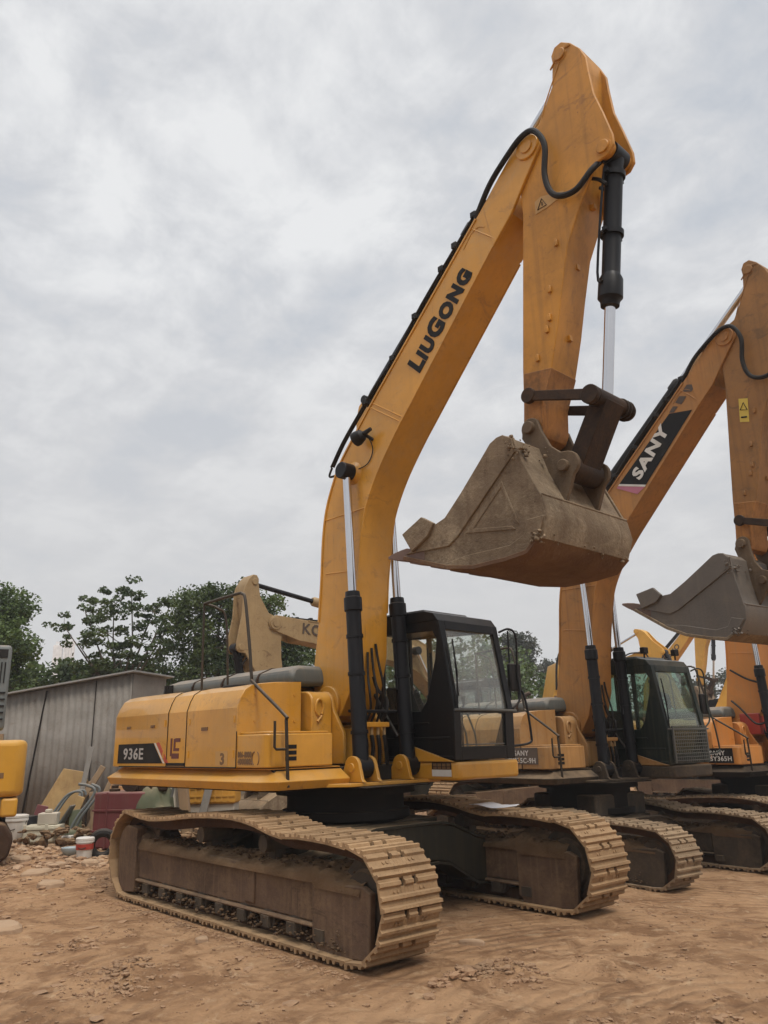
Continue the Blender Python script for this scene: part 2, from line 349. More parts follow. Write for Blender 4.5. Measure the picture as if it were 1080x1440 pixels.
def track(root, side, sc, mats, n=49, lod=0):
    """one crawler track: chain with shoes, and the frame with its wheels"""
    sx, sy, sz = sc
    yc = side*1.295*sy
    P = [(a*sx, b*sz) for a, b in loop_path()]
    S_ = resample(P, n)
    ch = MB()
    for yo in (-.13, .07):
        R_ = []
        for (p, t) in resample(P, 110):
            nn = Vector((-t.y, t.x))  # left of travel
            c = Vector((sum(q[0] for q in P)/len(P), sum(q[1] for q in P)/len(P)))
            R_.append((p, nn if nn.dot(p-c) > 0 else -nn))
        o = len(ch.v); m = len(R_)
        for p, nn in R_:
            a = p-nn*.012; b = p-nn*.11
            ch.v += [Vector((a.x,yc+yo,a.y)),Vector((a.x,yc+yo+.06,a.y)),Vector((b.x,yc+yo+.06,b.y)),Vector((b.x,yc+yo,b.y))]
        for i in range(m):
            for j in range(4):
                ch.f.append([o+i*4+j, o+i*4+(j+1)%4, o+((i+1)%m)*4+(j+1)%4, o+((i+1)%m)*4+j])
    tr = obj('crawler_track', ch, 'chain', root, smooth=0)
    key = (round(sy,2), mats['shoe'])
    c = Vector((0, .5*sz))
    for i, (p, t) in enumerate(S_):
        nn = Vector((-t.y, t.x))
        if nn.dot(p-c) < 0: nn = -nn
        # frame: x along travel (top run forwards), z outward, keep right-handed
        X = Vector((t.x,0,t.y)); Z = Vector((nn.x,0,nn.y)); Y = Z.cross(X)
        mt = Matrix(((X.x,Y.x,Z.x,p.x),(X.y,Y.y,Z.y,yc),(X.z,Y.z,Z.z,p.y),(0,0,0,1)))
        if key not in SHOE:
            o = obj('track_shoe', shoe_mb(.6*sy), mats['shoe'], tr, smooth=30); SHOE[key] = o
        else:
            o = SHOE[key].copy(); COL.objects.link(o); o.parent = tr
        o.matrix_local = mt
    # frame
    so = side*sy
    def Y(y): return so*y if side > 0 else so*y
    fr = MB()
    a, b = sorted((yc+side*.19*sy, yc-side*.19*sy))
    outer = yc+side*.19*sy
    fr.prism([(-1.88*sx,.24*sz),(-1.88*sx,.55*sz),(-1.80*sx,.62*sz),(1.45*sx,.59*sz),(1.45*sx,.24*sz)], a, b)
    fr.box(-1.9*sx,1.48*sx, a-.035, b+.035, .205*sz, .238*sz)      # bottom flange
    fr.box(.40*sx,.56*sx, a-.02, b+.02, .27*sz, .575*sz)           # step bracket plate
    frame = obj('track_frame', fr, mats['frame'], root, .022)
    g = MB()
    prof = [(1.47*sx,.55*sz),(1.47*sx,.12*sz)]+arc(1.62*sx,.12*sz,.11,190,265,5)+[(2.02*sx,.03*sz+.03)]+arc(2.1*sx,.16*sz,.1,285,350,4)+[(2.22*sx,.54*sz),(2.12*sx,.58*sz)]
    for yy in (a-.03, b-.03): g.prism(prof, yy, yy+.06)
    obj('idler_guard', g, mats['frame'], frame, .012)
    idl = MB().lathe((2.03*sx,yc-.16,.45*sz),(2.03*sx,yc+.16,.45*sz),[(0,.05),(.02,.22*sz),(.06,.24*sz),(.07,.30*sz),(.10,.34*sz),(.22,.34*sz),(.25,.30*sz),(.26,.24*sz),(.30,.22*sz),(.32,.05)],36)
    obj('idler_wheel', idl, 'frame_dark', frame)
    sp = MB(); teeth = []
    for k in range(21):
        for q, r in ((0,.33),(.25,.38),(.5,.38),(.75,.33)):
            t_ = 2*pi*(k+q)/21; teeth.append((-2.03*sx+r*cos(t_)*sz, .485*sz+r*sin(t_)*sz))
    sp.prism(teeth, yc-.035, yc+.035)
    sp.lathe((-2.03*sx,yc-side*.30,.485*sz),(-2.03*sx,yc+side*.3,.485*sz),[(0,.1),(.02,.26*sz),(.3,.27*sz),(.42,.26*sz),(.47,.24*sz),(.5,.16*sz),(.53,.1)],36)
    sp.prism(arc(-2.12*sx,.30*sz,.22*sz,200,270,5)+[(-1.89*sx,.10*sz),(-1.89*sx,.76*sz)]+arc(-2.12*sx,.54*sz,.24*sz,85,170,6), yc+side*.10, yc+side*.235*sy)
    obj('sprocket', sp, mats['frame'], frame, .008)
    for k in range(9):
        x = (-1.62+k*.40)*sx
        r = MB().lathe((x,yc-.19,.20*sz),(x,yc+.19,.20*sz),[(0,.06),(.005,.10*sz),(.05,.105*sz),(.055,.085*sz),(.325,.085*sz),(.33,.105*sz),(.375,.10*sz),(.38,.06)],18)
        r.box(x-.06,x+.06, yc-.235, yc-.19, .12*sz,.21*sz).box(x-.06,x+.06, yc+.19, yc+.235, .12*sz,.21*sz)
        obj('track_roller', r, 'frame_dark', frame)
    for x in (-.55, .62):
        x *= sx
        r = MB().cyl((x,yc-.16,.775*sz),(x,yc+.18,.775*sz),.075*sz)
        r.box(x-.05,x+.05, yc-.06, yc+.06, .60*sz,.72*sz)
        obj('carrier_roller', r, 'frame_dark', frame)
    if lod == 0:
        # dirt heaped on top of the frame and between the rollers
        mu = MB(); nx, ny = 110, 12
        for i in range(nx+1):
            for j in range(ny+1):
                x = -1.85+3.95*i/nx; y = -.26+.52*j/ny
                e = max(0, 1-abs(y/.26)**4)
                h = (.045+.07*noise.noise(Vector((x*1.6,side*3.1,y*3)))+.03*noise.noise(Vector((x*9,side,y*9)))+.02*noise.noise(Vector((x*24,side,y*24))))
                h += .10*max(0,min(1,(x-1.0)/.5))*max(0,1-abs(x-1.6)/.55)
                zb = .595-.05*(1-e) if x < 1.5 else .56-.05*(1-e)
                mu.v.append(Vector((x*sx, yc+y*sy*(1.0 if abs(y)<.22 else .9), (zb+max(-.02,h)*e)*sz)))
        for i in range(nx):
            for j in range(ny): mu.f.append([i*(ny+1)+j,i*(ny+1)+j+1,(i+1)*(ny+1)+j+1,(i+1)*(ny+1)+j])
        obj('caked_mud', mu, 'mud', frame, smooth=180)
        cl = MB(); rnd = random.Random(int(3+side))
        for k in range(700):
            x = rnd.uniform(-1.9,1.95); y = yc+side*rnd.uniform(-.05,.27)*sy; r = rnd.uniform(.008,.028)
            z = .07+abs(rnd.gauss(0,.045))+.03
            add_clod(cl, (x*sx,y,z*sz), r, rnd)
        for k in range(260):
            x = rnd.uniform(-1.8,2.0); y = yc+rnd.uniform(-.2,.21)*sy; r = rnd.uniform(.01,.026)
            add_clod(cl, (x*sx,y,(.635+rnd.uniform(0,.04))*sz), r, rnd)
        o = obj('mud_clods', cl, 'clod_dark', frame, smooth=0)
        o['kind'] = 'stuff'
    return tr
ICO = None
def add_clod(mb, c, r, rnd, flat=.7):
    global ICO
    if ICO is None:
        b = bmesh.new(); bmesh.ops.create_icosphere(b, subdivisions=1, radius=1)
        ICO = ([v.co.copy() for v in b.verts], [[v.index for v in f.verts] for f in b.faces]); b.free()
    a = rnd.uniform(0,6.28); s = Vector((rnd.uniform(.7,1.4), rnd.uniform(.6,1.1), rnd.uniform(.5,1)*flat)); off = rnd.random()*50
    vs = []
    for v in ICO[0]:
        q = v*(1+.45*noise.noise(v*1.3+Vector((off,0,0)))); q = Vector((q.x*s.x,q.y*s.y,q.z*s.z))*r
        vs.append((c[0]+q.x*cos(a)-q.y*sin(a), c[1]+q.x*sin(a)+q.y*cos(a), c[2]+q.z))
    mb.add(vs, ICO[1])

BOOM_TOP = [(-.25,2.16),(-.30,2.33),(-.262,2.56),(-.19,3.0),(-.144,3.457),(-.11,3.97),(-.043,4.334),(.093,4.649),(.247,4.887),(.606,5.255),(.873,5.515),(1.096,5.72),(2.263,6.79),(2.489,7.0),(2.825,7.31)]
BOOM_LOW = [(2.953,6.809),(2.689,6.545),(2.131,5.955),(1.433,5.215),(1.15,4.91),(.871,4.56),(.676,4.215),(.604,3.94),(.521,3.45),(.49,3.061),(.47,2.57),(.37,2.2),(.2,1.93),(0,1.86),(-.16,1.93)]
TIP = (3.217,7.443); HINGE = (3.0,4.42)
ARM = [(3.547,7.994),(3.578,8.27),(3.57,8.36),(3.615,8.44),(3.70,8.45),(3.80,8.36),(3.90,8.21),(3.955,8.06),(3.963,7.895),(3.99,7.596),(4.06,7.33),(4.13,7.03),(4.13,6.92),(4.07,6.85),(3.93,6.83),(3.716,6.488),(3.54,6.129),(3.438,5.724),(3.352,5.348),(3.241,4.949),(3.126,4.671),(3.105,4.42),(3.07,4.345),(3.0,4.315),(2.92,4.35),(2.885,4.43),(2.922,5.07),(2.961,5.515),(3.069,6.741),(3.06,7.2),(3.09,7.45),(3.2,7.6),(3.35,7.66)]
BUCKET = [(1.70,3.375),(1.90,3.43),(2.10,3.585),(2.27,3.635),(2.483,3.827),(2.722,4.066),(2.853,4.20),(2.93,4.235),(3.0,4.24),(3.085,4.19),(3.165,3.945),(3.33,3.595),(3.36,3.42),(3.292,3.245),(3.17,3.15),(2.947,3.128),(2.591,3.122),(2.28,3.176)]

def excavator(name, loc, rz, label, mats, und=(1,1,1), swing=0., dboom=(0,0,0,1), darm=(0,0,0), dbucket=0., lod=0, group=None, arms=True, feat=()):
    root = empty(name, loc, rz, label, 'excavator', group)
    und_sz = und[2]
    for side in (-1, 1): track(root, side, und, mats, lod=lod)
    # ---- car body
    sy, sz = und[1], und[2]
    def legprof(g):
        top = [(-1.12,.64),(-.98,.66),(-.62,.80),(-.45,.835),(.45,.835),(.62,.80),(.98,.66),(1.12,.64)]
        bot = [(1.12,.20),(.95,.22),(.55,.44),(.4,.47),(-.4,.47),(-.55,.44),(-.95,.22),(-1.12,.20)]
        return [(a*sy,b*sz) for a,b in top+bot]
    cb = MB()
    for x0, x1 in ((.62,1.02),(-1.02,-.62)): cb.prism(legprof(0), x0, x1, 'x')
    cb.box(-.615,.615,-.8*sy,.8*sy,.46*sz,.85*sz)
    cbo = obj('carbody', cb, mats['carbody'], root, .02)
    for x0 in (1.0,-1.045):     # welded flanges of the front leg
        ed = MB()
        P = [(-1.1,.655),(-.98,.675),(-.62,.815),(-.45,.85),(.45,.85),(.62,.815),(.98,.675),(1.1,.655)]
        P2 = [(a*sy,b*sz) for a,b in P]; ed.prism(P2+[(a,b-.022) for a,b in P2[::-1]], x0, x0+.045, 'x')
        obj('leg_flange', ed, mats['carbody'], cbo); ed = MB()
        P = [(-1.1,.20),(-.95,.22),(-.55,.44),(-.4,.468),(.4,.468),(.55,.44),(.95,.22),(1.1,.20)]
        P2 = [(a*sy,b*sz) for a,b in P]; ed.prism(P2+[(a,b-.022) for a,b in P2[::-1]], x0, x0+.045, 'x')
        obj('leg_flange', ed, mats['carbody'], cbo)
    if sz < 1: obj('carbody_top', MB().box(-.62,.62,-.58,.58,.84*sz,1.04), 'frame_dark', cbo, .03)
    obj('slew_ring', MB().lathe((0,0,.84*sz),(0,0,1.25),[(0,.62),(.04,.7),(.12,.7),(.125,.64),(1.24-.84*sz-.12,.64),(1.24-.84*sz-.115,.76),(1.21-.84*sz,.76)],48), mats['under'], root)
    # ---- everything that swings
    R_ = lambda mb: mb.rot(swing)
    def P(nm, mb, mat, parent=None, bevel=0, **k): return obj(nm, R_(mb), mats.get(mat, mat), parent or root, bevel, **k)
    deck = MB().box(-2.5,.52,-1.34,1.34,1.205,1.41)
    deck.box(.52,.9,-.5,.42,1.205,1.222)
    P('deck_frame', deck, 'under', bevel=.01)
    pl = MB().prism([(-.78,.62),(-.62,.8),(.42,.86),(.62,.86),(.62,.2),(-.78,.2)], 0, 1)
    pl.v = [Vector((v.z, v.x, 1.224+.034*v.y)) for v in pl.v]
    P('foot_plate', pl, 'lug', bevel=.006)
    # skirt
    prof = [(-.17,1.427),(.02,1.305),(-.025,1.226),(-.2,1.226)]
    sk = MB().sweep([(-3.2,1.3),(-3.30,.5),(-3.30,-.5),(-3.12,-1.10),(-2.92,-1.36),(-2.68,-1.50),(.48,-1.50),(.645,-1.37),(.645,-.5)], [(-a if False else a, z) for a,z in prof])
    sk.box(-2.45,.53,-1.40,-.52,1.412,1.4235)
    P('side_skirt', sk, 'skirt', bevel=.012)
    # hood
    L = [(1.43,0),(2.01,0),(2.11,.035),(2.19,.08),(2.235,.155),(2.26,.28),(2.277,.45),(2.29,.8)]
    base = [(.05,-1.46),(-2.64,-1.46),(-2.76,-1.42),(-2.92,-1.28),(-3.08,-1.0),(-3.2,-.5),(-3.23,0),(-3.2,.5),(-3.08,1.0),(-2.92,1.28),(-2.76,1.42),(-2.64,1.46),(-.45,1.46),(-.45,-.66),(.05,-.66)]
    rings = []
    for z, i in L:
        rg = []
        for x, y in base:
            yy = y*(1-i/1.46) if abs(y) > .7 else y
            xx = x if x > -2.65 else x+i*(.9 if x < -3 else .5)
            rg.append((xx, yy, z))
        rings.append(rg)
    hood = P('hood', MB().loft(rings), 'body', bevel=.006, smooth=19)
    gap = MB()
    for x in (-1.35,-.94):
        gap.tube([(x,-1.4615,1.435),(x,-1.4615,2.01),(x,-1.426,2.11),(x,-1.381,2.191),(x,-1.306,2.236),(x,-1.18,2.261)], .0055, 5)
    gap.tube([(-2.5,-1.461,1.432),(.05,-1.461,1.432)], .007, 5)
    gap.tube([(.047,-1.4605,1.435),(.047,-1.4605,1.78)], .005, 5)
    P('panel_gap', gap, 'decal_black', hood)
    P('door_handle', MB().box(-1.34,-.95,-1.468,-1.4605,1.445,1.475), 'decal_black', hood)
    P('engine_hood', MB().loft([[(x,y,z) for x,y,z in rg] for rg in
        [[(-3.0,-.66,2.26),(-.1,-.66,2.26),(-.1,.64,2.28),(-3.0,.64,2.28)],[(-3.02,-.70,2.36),(-.1,-.70,2.36),(-.1,.70,2.36),(-3.02,.70,2.36)],
         [(-2.99,-.66,2.43),(-.12,-.66,2.43),(-.12,.66,2.43),(-2.99,.66,2.43)],[(-2.9,-.5,2.495),(-.16,-.5,2.495),(-.16,.5,2.495),(-2.9,.5,2.495)]]]), 'grey', None, .05, seg=3)
    lv = MB()
    for k in range(4): lv.box(-2.9+.055*k,-2.86+.055*k,-.706,-.685,2.33,2.43)
    P('louvre', lv, 'decal_black')
    if lod == 1:
        P('exhaust_pipe', MB().tube(CR([(-1.9,.30,2.5),(-1.9,.30,2.74),(-1.95,.30,2.82),(-2.1,.30,2.86)],5), .055, 14), 'pin')
    for k,(x0,x1) in enumerate(((-2.2,-2.17),(-1.5,-1.47),(-.75,-.72))):     # straps over the engine hood
        P('hood_strap', MB().loft([[(x,y*1.004,z+.004) for y,z in ((-.70,2.27),(-.705,2.36),(-.665,2.432),(-.505,2.50),(.505,2.50),(.665,2.432),(.705,2.36),(.70,2.27))] for x in (x0,x1)]), 'pin')
    for x in (-2.35,-1.75): P('hood_latch', MB().box(x,x+.09,-1.469,-1.4605,1.86,1.89).cyl((x+.045,-1.46,1.875),(x+.045,-1.474,1.875),.014,n=10), 'decal_brown', hood)
    P('hood_latch', MB().box(-.62,-.50,-1.469,-1.4605,1.80,1.835), 'decal_brown', hood)
    for x in (-1.42,-.88,.0):
        for z in (1.56,1.90): P('hinge', MB().cyl((x,-1.463,z-.035),(x,-1.463,z+.035),.010,n=8), 'body', hood)
    for y in (-1.25,-.75): P('tank_bolt', MB().cyl((.048,y,2.15),(.058,y,2.15),.016,n=8).cyl((.048,y,1.88),(.058,y,1.88),.016,n=8), 'body', hood)
    # tool box
    tb = MB().prism([(.052,-1.455),(.46,-1.455)]+arc(.472,-1.382,.073,-90,0,6)+[(.545,-.63),(.052,-.63)], 1.432, 1.745, 'z')
    tbo = P('toolbox', tb, 'body', bevel=.012)
    P('toolbox_lid', MB().prism([(.052,-1.42),(.39,-1.42)]+arc(.40,-1.31,.11,-90,0,6)+[(.51,-.66),(.052,-.66)], 1.748, 1.768, 'z'), 'body', tbo, .006)
    vt = MB()
    for k in range(3): vt.box(.538,.5485,-1.225,-1.09,1.492+.055*k,1.53+.055*k)
    P('step_slot', vt, 'decal_black', tbo)
    # boom bracket and front wall
    br = MB().prism([(-.35,1.43),(.16,1.43),(.16,2.05)]+arc(.04,2.07,.12,0,90,5)+[(-.3,2.2)], -.60, -.32)
    bro = P('boom_bracket', br, 'body', bevel=.015)
    P('lifting_eye', MB().tube([(.168,-.50+.05*cos(t*.35),2.02+.085*sin(t*.35)) for t in range(-3,14)], .016, 8).tube([(.168,-.47,1.93),(.168,-.53,1.87)],.016,8), 'body', bro)
    lug = MB()
    for y in (-.315,.315-.045): lug.prism([(-.30,1.43),(.34,1.43),(.34,1.75),(.18,1.98)]+arc(.0,2.04,.16,0,180,8)+[(-.30,1.85)], y, y+.045)
    lug.box(-.38,-.02,-.268,.268,1.43,1.84)
    lug.box(-.02,.12,-.60,.40,1.43,1.80)
    P('boom_mount', lug, 'body', bevel=.01)
    # cylinder lugs
    for y in (-.34,.34):
        for d in (-.13,.09):
            lg = MB().prism([(.42,1.262),(.45,1.31),(.53,1.40)]+arc(.65,1.40,.115,150,0,8)+[(.78,1.36),(.80,1.29),(.84,1.262)], y+d, y+d+.042)
            lg.cyl((.65,y+d-.015,1.40),(.65,y+d+.057,1.40),.045)
            P('cylinder_lug', lg, 'lug', bevel=.006)
    # hydraulic hoses between the cylinders
    mf = MB().box(.46,.53,-.19,.19,1.80,1.855).box(.34,.46,-.03,.03,1.60,1.84)
    mfo = P('valve_manifold', mf, 'body', bevel=.008)
    for k in range(4):
        y = -.14+.093*k
        P('hose_fitting', MB().cyl((.495,y,1.70),(.495,y,1.80),.017,n=10), 'beige', mfo)
        hs = MB().tube(CR([(.495,y,1.72),(.51,y+.005,1.60),(.50,y+.02*k-.03,1.46),(.47,y+.035*k-.05,1.36),(.40,y+.05,1.31),(.30,y+.08,1.30)],6), .021, 8)
        for t in range(14): hs.cyl((.495+.02*sin(t*.2),y+.001*t,1.70-.021*t),(.495+.02*sin(t*.2),y+.001*t,1.708-.021*t),.027,n=10)
        P('hydraulic_hose', hs, 'rubber')
    for k,(y,pts) in enumerate(((-.17,[(.50,-.16,1.86),(.55,-.18,1.95),(.52,-.21,2.12),(.48,-.215,2.3),(.46,-.2,2.42)]),(.12,[(.50,.1,1.86),(.56,.12,1.98),(.54,.14,2.1),(.50,.05,2.2),(.49,.0,2.34)]))):
        P('hydraulic_hose', MB().tube(CR(pts,6), .020, 8), 'rubber')
    for k in range(3):
        P('hydraulic_hose', MB().tube(CR([(.42,-.06+.08*k,1.86),(.52,-.08+.09*k,1.98+.04*k),(.56,-.12+.1*k,2.14+.05*k),(.51,-.10+.08*k,2.34+.08*k),(.49,-.08+.06*k,2.6+.05*k)],6), .014, 8), 'rubber')
    P('cross_pipe', MB().tube([(.56,-.42,1.965),(.56,.44,1.965)], .017, 8), 'cylblack')
    # grab rail
    if lod < 2:
        gr = MB().tube(CR([(.63,-1.25,1.25),(.635,-1.27,1.56),(.63,-1.28,1.86),(.60,-1.28,1.92),(.02,-1.25,2.26),(-.04,-1.24,2.33),(-.10,-1.23,2.62),(-.24,-1.21,3.16),(-.32,-1.2,3.25),(-.45,-1.2,3.265),(-1.12,-1.2,3.25)],5), .017, 10)
        gr.tube([(-1.12,-1.2,3.25),(-1.10,-1.2,2.22)], .014, 8)
        gr.tube(CR([(-1.12,-1.2,3.25),(-1.03,-1.08,3.2),(-.98,-.98,3.05),(-.95,-.95,2.25)],5), .013, 8)
        gr.tube([(.635,-1.29,1.60),(.64,-1.40,1.60),(.64,-1.42,1.62),(.64,-1.42,1.86)], .013, 8)
        P('grab_rail', gr, 'rail')
        sp = MB().loft([[(-.42+.30*cos(t*pi/8),-1.10+.17*sin(t*pi/8),z) for t in range(16)] for z in (2.21,2.27)])
        P('step_tread', sp, 'plastic', hood, .01)
    # ---- cab
    cab(P, mats, lod, feat)
    # platform under the cab
    cbm = MB().prism([(-.35,.42),(1.22,.42),(1.285,.47),(1.285,1.44),(1.22,1.50),(-.35,1.50)], 1.245, 1.428, 'z')
    P('cab_platform', cbm, 'skirt', bevel=.03, seg=3)
    P('cab_wedge', MB().prism([(.52,1.432),(1.25,1.432),(.62,1.60),(.52,1.60)], .405, .44), 'body', bevel=.006)
    P('boom_cylinder_hose', MB().tube(CR([(.60,-.22,1.62),(.45,-.18,1.9),(.35,-.13,2.2),(.38,-.18,2.36),(.5,-.24,2.4)],6),.018,8).tube(CR([(.62,.22,1.7),(.42,.2,1.98),(.3,.12,2.25)],6),.018,8), 'rubber')
    if arms: attachment(P, mats, dboom, darm, dbucket, lod, feat)
    return root, P, hood, tbo

def cab(P, mats, lod, feat):
    YR, YL = .43, 1.44
    side = [(-.36,1.44),(1.25,1.44),(1.262,1.95),(1.15,2.61),(1.07,2.93),(1.0,3.01),(.88,3.045),(-.24,3.075),(-.33,3.02),(-.36,2.9)]
    inn = [(.18,1.98),(.78,1.96),(.87,2.06),(1.02,2.5),(1.055,2.72),(.99,2.82),(.18,2.84)]
    rear = [(-.28,2.0),(.06,2.0),(.06,2.84),(-.28,2.84)]
    def panel(outer, holes, y0, y1):
        """flat side panel with window openings, cut with a keyhole per opening"""
        bm = bmesh.new()
        def loop(pts, y): 
            vs = [bm.verts.new((p[0],y,p[1])) for p in pts]; return vs, [bm.edges.new((vs[i],vs[(i+1)%len(vs)])) for i in range(len(vs))]
        mb = MB()
        for y in (y0,):
            es = []
            for pts in [outer]+holes: es += loop(pts, y)[1]
            bmesh.ops.triangle_fill(bm, edges=es, use_beauty=True)
        bm.verts.index_update()
        r = bmesh.ops.extrude_face_region(bm, geom=list(bm.faces))
        for g in r['geom']:
            if isinstance(g, bmesh.types.BMVert): g.co.y += y1-y0
        bm.verts.index_update()
        mb.add([v.co.copy() for v in bm.verts], [[v.index for v in f.verts] for f in bm.faces]); bm.free()
        return mb
    shell = panel(side, [inn, rear], YR, YR+.05)
    left = [(.04,1.52),(.98,1.52),(1.15,1.95),(1.08,2.6),(1.02,2.86),(.04,2.90)]
    m2 = panel(side, [left, [(-.32,1.9),(-.02,1.9),(-.02,2.9),(-.32,2.92)]], YL-.05, YL); shell.add(m2.v, m2.f)
    # lower right side: solid panel with ledges
    shell.box(-.36,1.23,YR-.012,YR,1.46,1.49).box(-.36,1.20,YR-.012,YR,1.66,1.685).box(-.36,.9,YR-.012,YR,1.82,1.84)
    # front frame : slanted pillars, cross bars
    def fx(z): return 1.262-(z-1.95)*.172 if z > 1.95 else 1.25+(z-1.44)*.0235
    def fbar(y0,y1,z0,z1,t=.06):
        x0, x1 = fx(z0)+.004, fx(z1)+.004
        shell.loft([[(x0-t,y0,z0),(x0,y0,z0),(x0,y1,z0),(x0-t,y1,z0)],[(x1-t,y0,z1),(x1,y0,z1),(x1,y1,z1),(x1-t,y1,z1)]])
    fbar(YR+.002,YR+.09,1.95,2.93); fbar(YL-.09,YL-.002,1.95,2.93)
    fbar(YR+.002,YR+.11,1.445,1.95); fbar(YL-.15,YL-.002,1.445,1.95)
    fbar(YR+.11,YL-.15,1.445,1.58,.05); fbar(YR+.02,YL-.02,1.93,1.975,.065); fbar(YR+.09,YL-.09,2.83,2.93,.05)
    # roof and rear
    roof = [(x,z) for x,z in [(1.085,2.93),(1.02,3.015),(.88,3.052),(-.26,3.082),(-.36,3.03),(-.37,2.95),(-.33,2.93)]]
    shell.prism(roof, YR-.004, YL+.004)
    shell.box(-.362,-.32,YR+.05,YL-.05,1.44,1.95); shell.box(-.362,-.335,YR+.05,YR+.08,1.95,2.93); shell.box(-.362,-.335,YL-.08,YL-.05,1.95,2.93)
    shell.box(-.32,1.2,YR+.05,YL-.05,1.44,1.47)
    c = P('cab', shell, 'cabpaint', bevel=.012)
    bulge = MB().prism([(-.2,3.078),(.80,3.055),(.74,3.10),(-.14,3.12)], YR+.12, YL-.12)
    P('roof_panel', bulge, 'cabpaint', c, .02)
    # glass
    gm = 'glass'
    P('side_window', MB().prism(inn, YR+.02, YR+.026), gm, c, smooth=0)
    P('rear_side_window', MB().prism(rear, YR+.02, YR+.026), gm, c, smooth=0)
    P('door_window', MB().prism(left, YL-.03, YL-.024), gm, c, smooth=0)
    P('rear_window', MB().box(-.352,-.346,YR+.08,YL-.08,1.95,2.93), gm, c, smooth=0)
    def pane(z0,z1,y0,y1,off):
        a,b = fx(z0)-off, fx(z1)-off
        return MB().loft([[(a,y0,z0),(a-.006,y0,z0),(a-.006,y1,z0),(a,y1,z0)],[(b,y0,z1),(b-.006,y0,z1),(b-.006,y1,z1),(b,y1,z1)]])
    P('windscreen', pane(1.975,2.83,YR+.09,YL-.09,.02), 'glassfront', c, smooth=0)
    P('lower_windscreen', pane(1.58,1.93,YR+.11,YL-.15,.02), gm, c, smooth=0)
    if lod < 2:
        wp = MB().tube([(fx(1.98)+.02,YR+.05,1.98),(fx(2.35)+.035,YR+.12,2.35),(fx(2.72)+.02,YR+.155,2.72)], .009, 6)
        wp.tube([(fx(2.1)+.014,YR+.105,2.1),(fx(2.7)+.014,YR+.165,2.7)], .007, 6)
        wp.tube([(fx(2.0)+.03,YR+.03,2.0),(fx(2.62)+.03,YR+.02,2.62)], .008, 6)
        P('wiper', wp, 'plastic', c)
        hb = MB().tube([(fx(1.955)+.03,YR-.02,1.955),(fx(1.955)+.03,YL+.02,1.955)], .012, 8).tube([(fx(1.6)+.012,YR+.14,1.60),(fx(1.6)+.012,YL-.2,1.60)],.006,6)
        P('front_rail', hb, 'grey', c)
        st = MB().box(.05,.52,.70,1.18,1.75,1.88); st.loft([[(.0,.70,1.88),(.12,.70,1.88),(.12,1.18,1.88),(.0,1.18,1.88)],[(-.13,.74,2.28),(-.04,.74,2.28),(-.04,1.14,2.28),(-.13,1.14,2.28)]])
        st.box(.1,.45,.78,1.1,1.47,1.75)
        P('operator_seat', st, 'seat', c, .04)
        cn = MB().prism([(.0,1.47),(.95,1.47),(1.12,1.9),(1.05,2.3),(.92,2.0),(.62,1.92),(.0,1.92)], YR+.055, YR+.22)
        cn.box(.1,.6,1.22,1.34,1.47,1.98)
        P('side_console', cn, 'seat', c, .02)
        lv = MB()
        for y in (.66,1.24): lv.tube([(.62,y,1.85),(.70,y,2.05),(.69,y,2.14)], [.014,.014,.03], 8)
        for y in (.85,1.0): lv.tube([(1.08,y,1.5),(1.05,y,1.72),(.92,y+.03,1.95)], .011, 8)
        P('control_lever', lv, 'grey', c)
        mr = MB().tube(CR([(1.12,YL,2.86),(1.2,YL+.1,2.9),(1.24,YL+.17,2.8),(1.22,YL+.18,2.4),(1.25,YL+.16,2.1),(1.26,YL,1.98)],5), .013, 8)
        mr.tube([(1.18,YL+.10,2.88),(1.16,YL+.12,2.4),(1.2,YL+.05,2.1)], .010, 8)
        mr.tube(CR([(1.1,YL+.02,2.2),(1.15,YL+.26,2.22),(1.2,YL+.32,2.1),(1.24,YL+.34,1.7),(1.24,YL+.3,1.6),(1.22,YL+.02,1.57)],5),.014,8)
        P('mirror_bracket', mr, 'cabpaint', c)
        P('mirror', MB().box(1.15,1.21,YL+.07,YL+.27,2.18,2.50), 'plastic', c, .02)
        P('roof_aerial', MB().tube([(.35,YR+.1,3.09),(.35,YR+.1,3.15)],.012,6), 'plastic', c)
    if 'lamps' in feat:
        for y in (YR+.1, YL-.1):
            l = MB().box(.9,.98,y-.06,y+.06,3.12,3.22).box(.92,.95,y-.01,y+.01,3.05,3.12)
            P('cab_lamp', l, 'plastic', c, .01)
    if 'grille' in feat:
        gr = MB()
        for k in range(17):
            y = YR+.12+k*.05; gr.box(1.285,1.297,y,y+.012,1.47,1.99)
        for k in range(11):
            z = 1.49+k*.05; gr.box(1.289,1.301,YR+.1,YL-.06,z,z+.012)
        gr.box(1.28,1.305,YR+.08,YR+.11,1.46,2.0).box(1.28,1.305,YL-.07,YL-.04,1.46,2.0)
        P('front_guard', gr, 'grey', c)

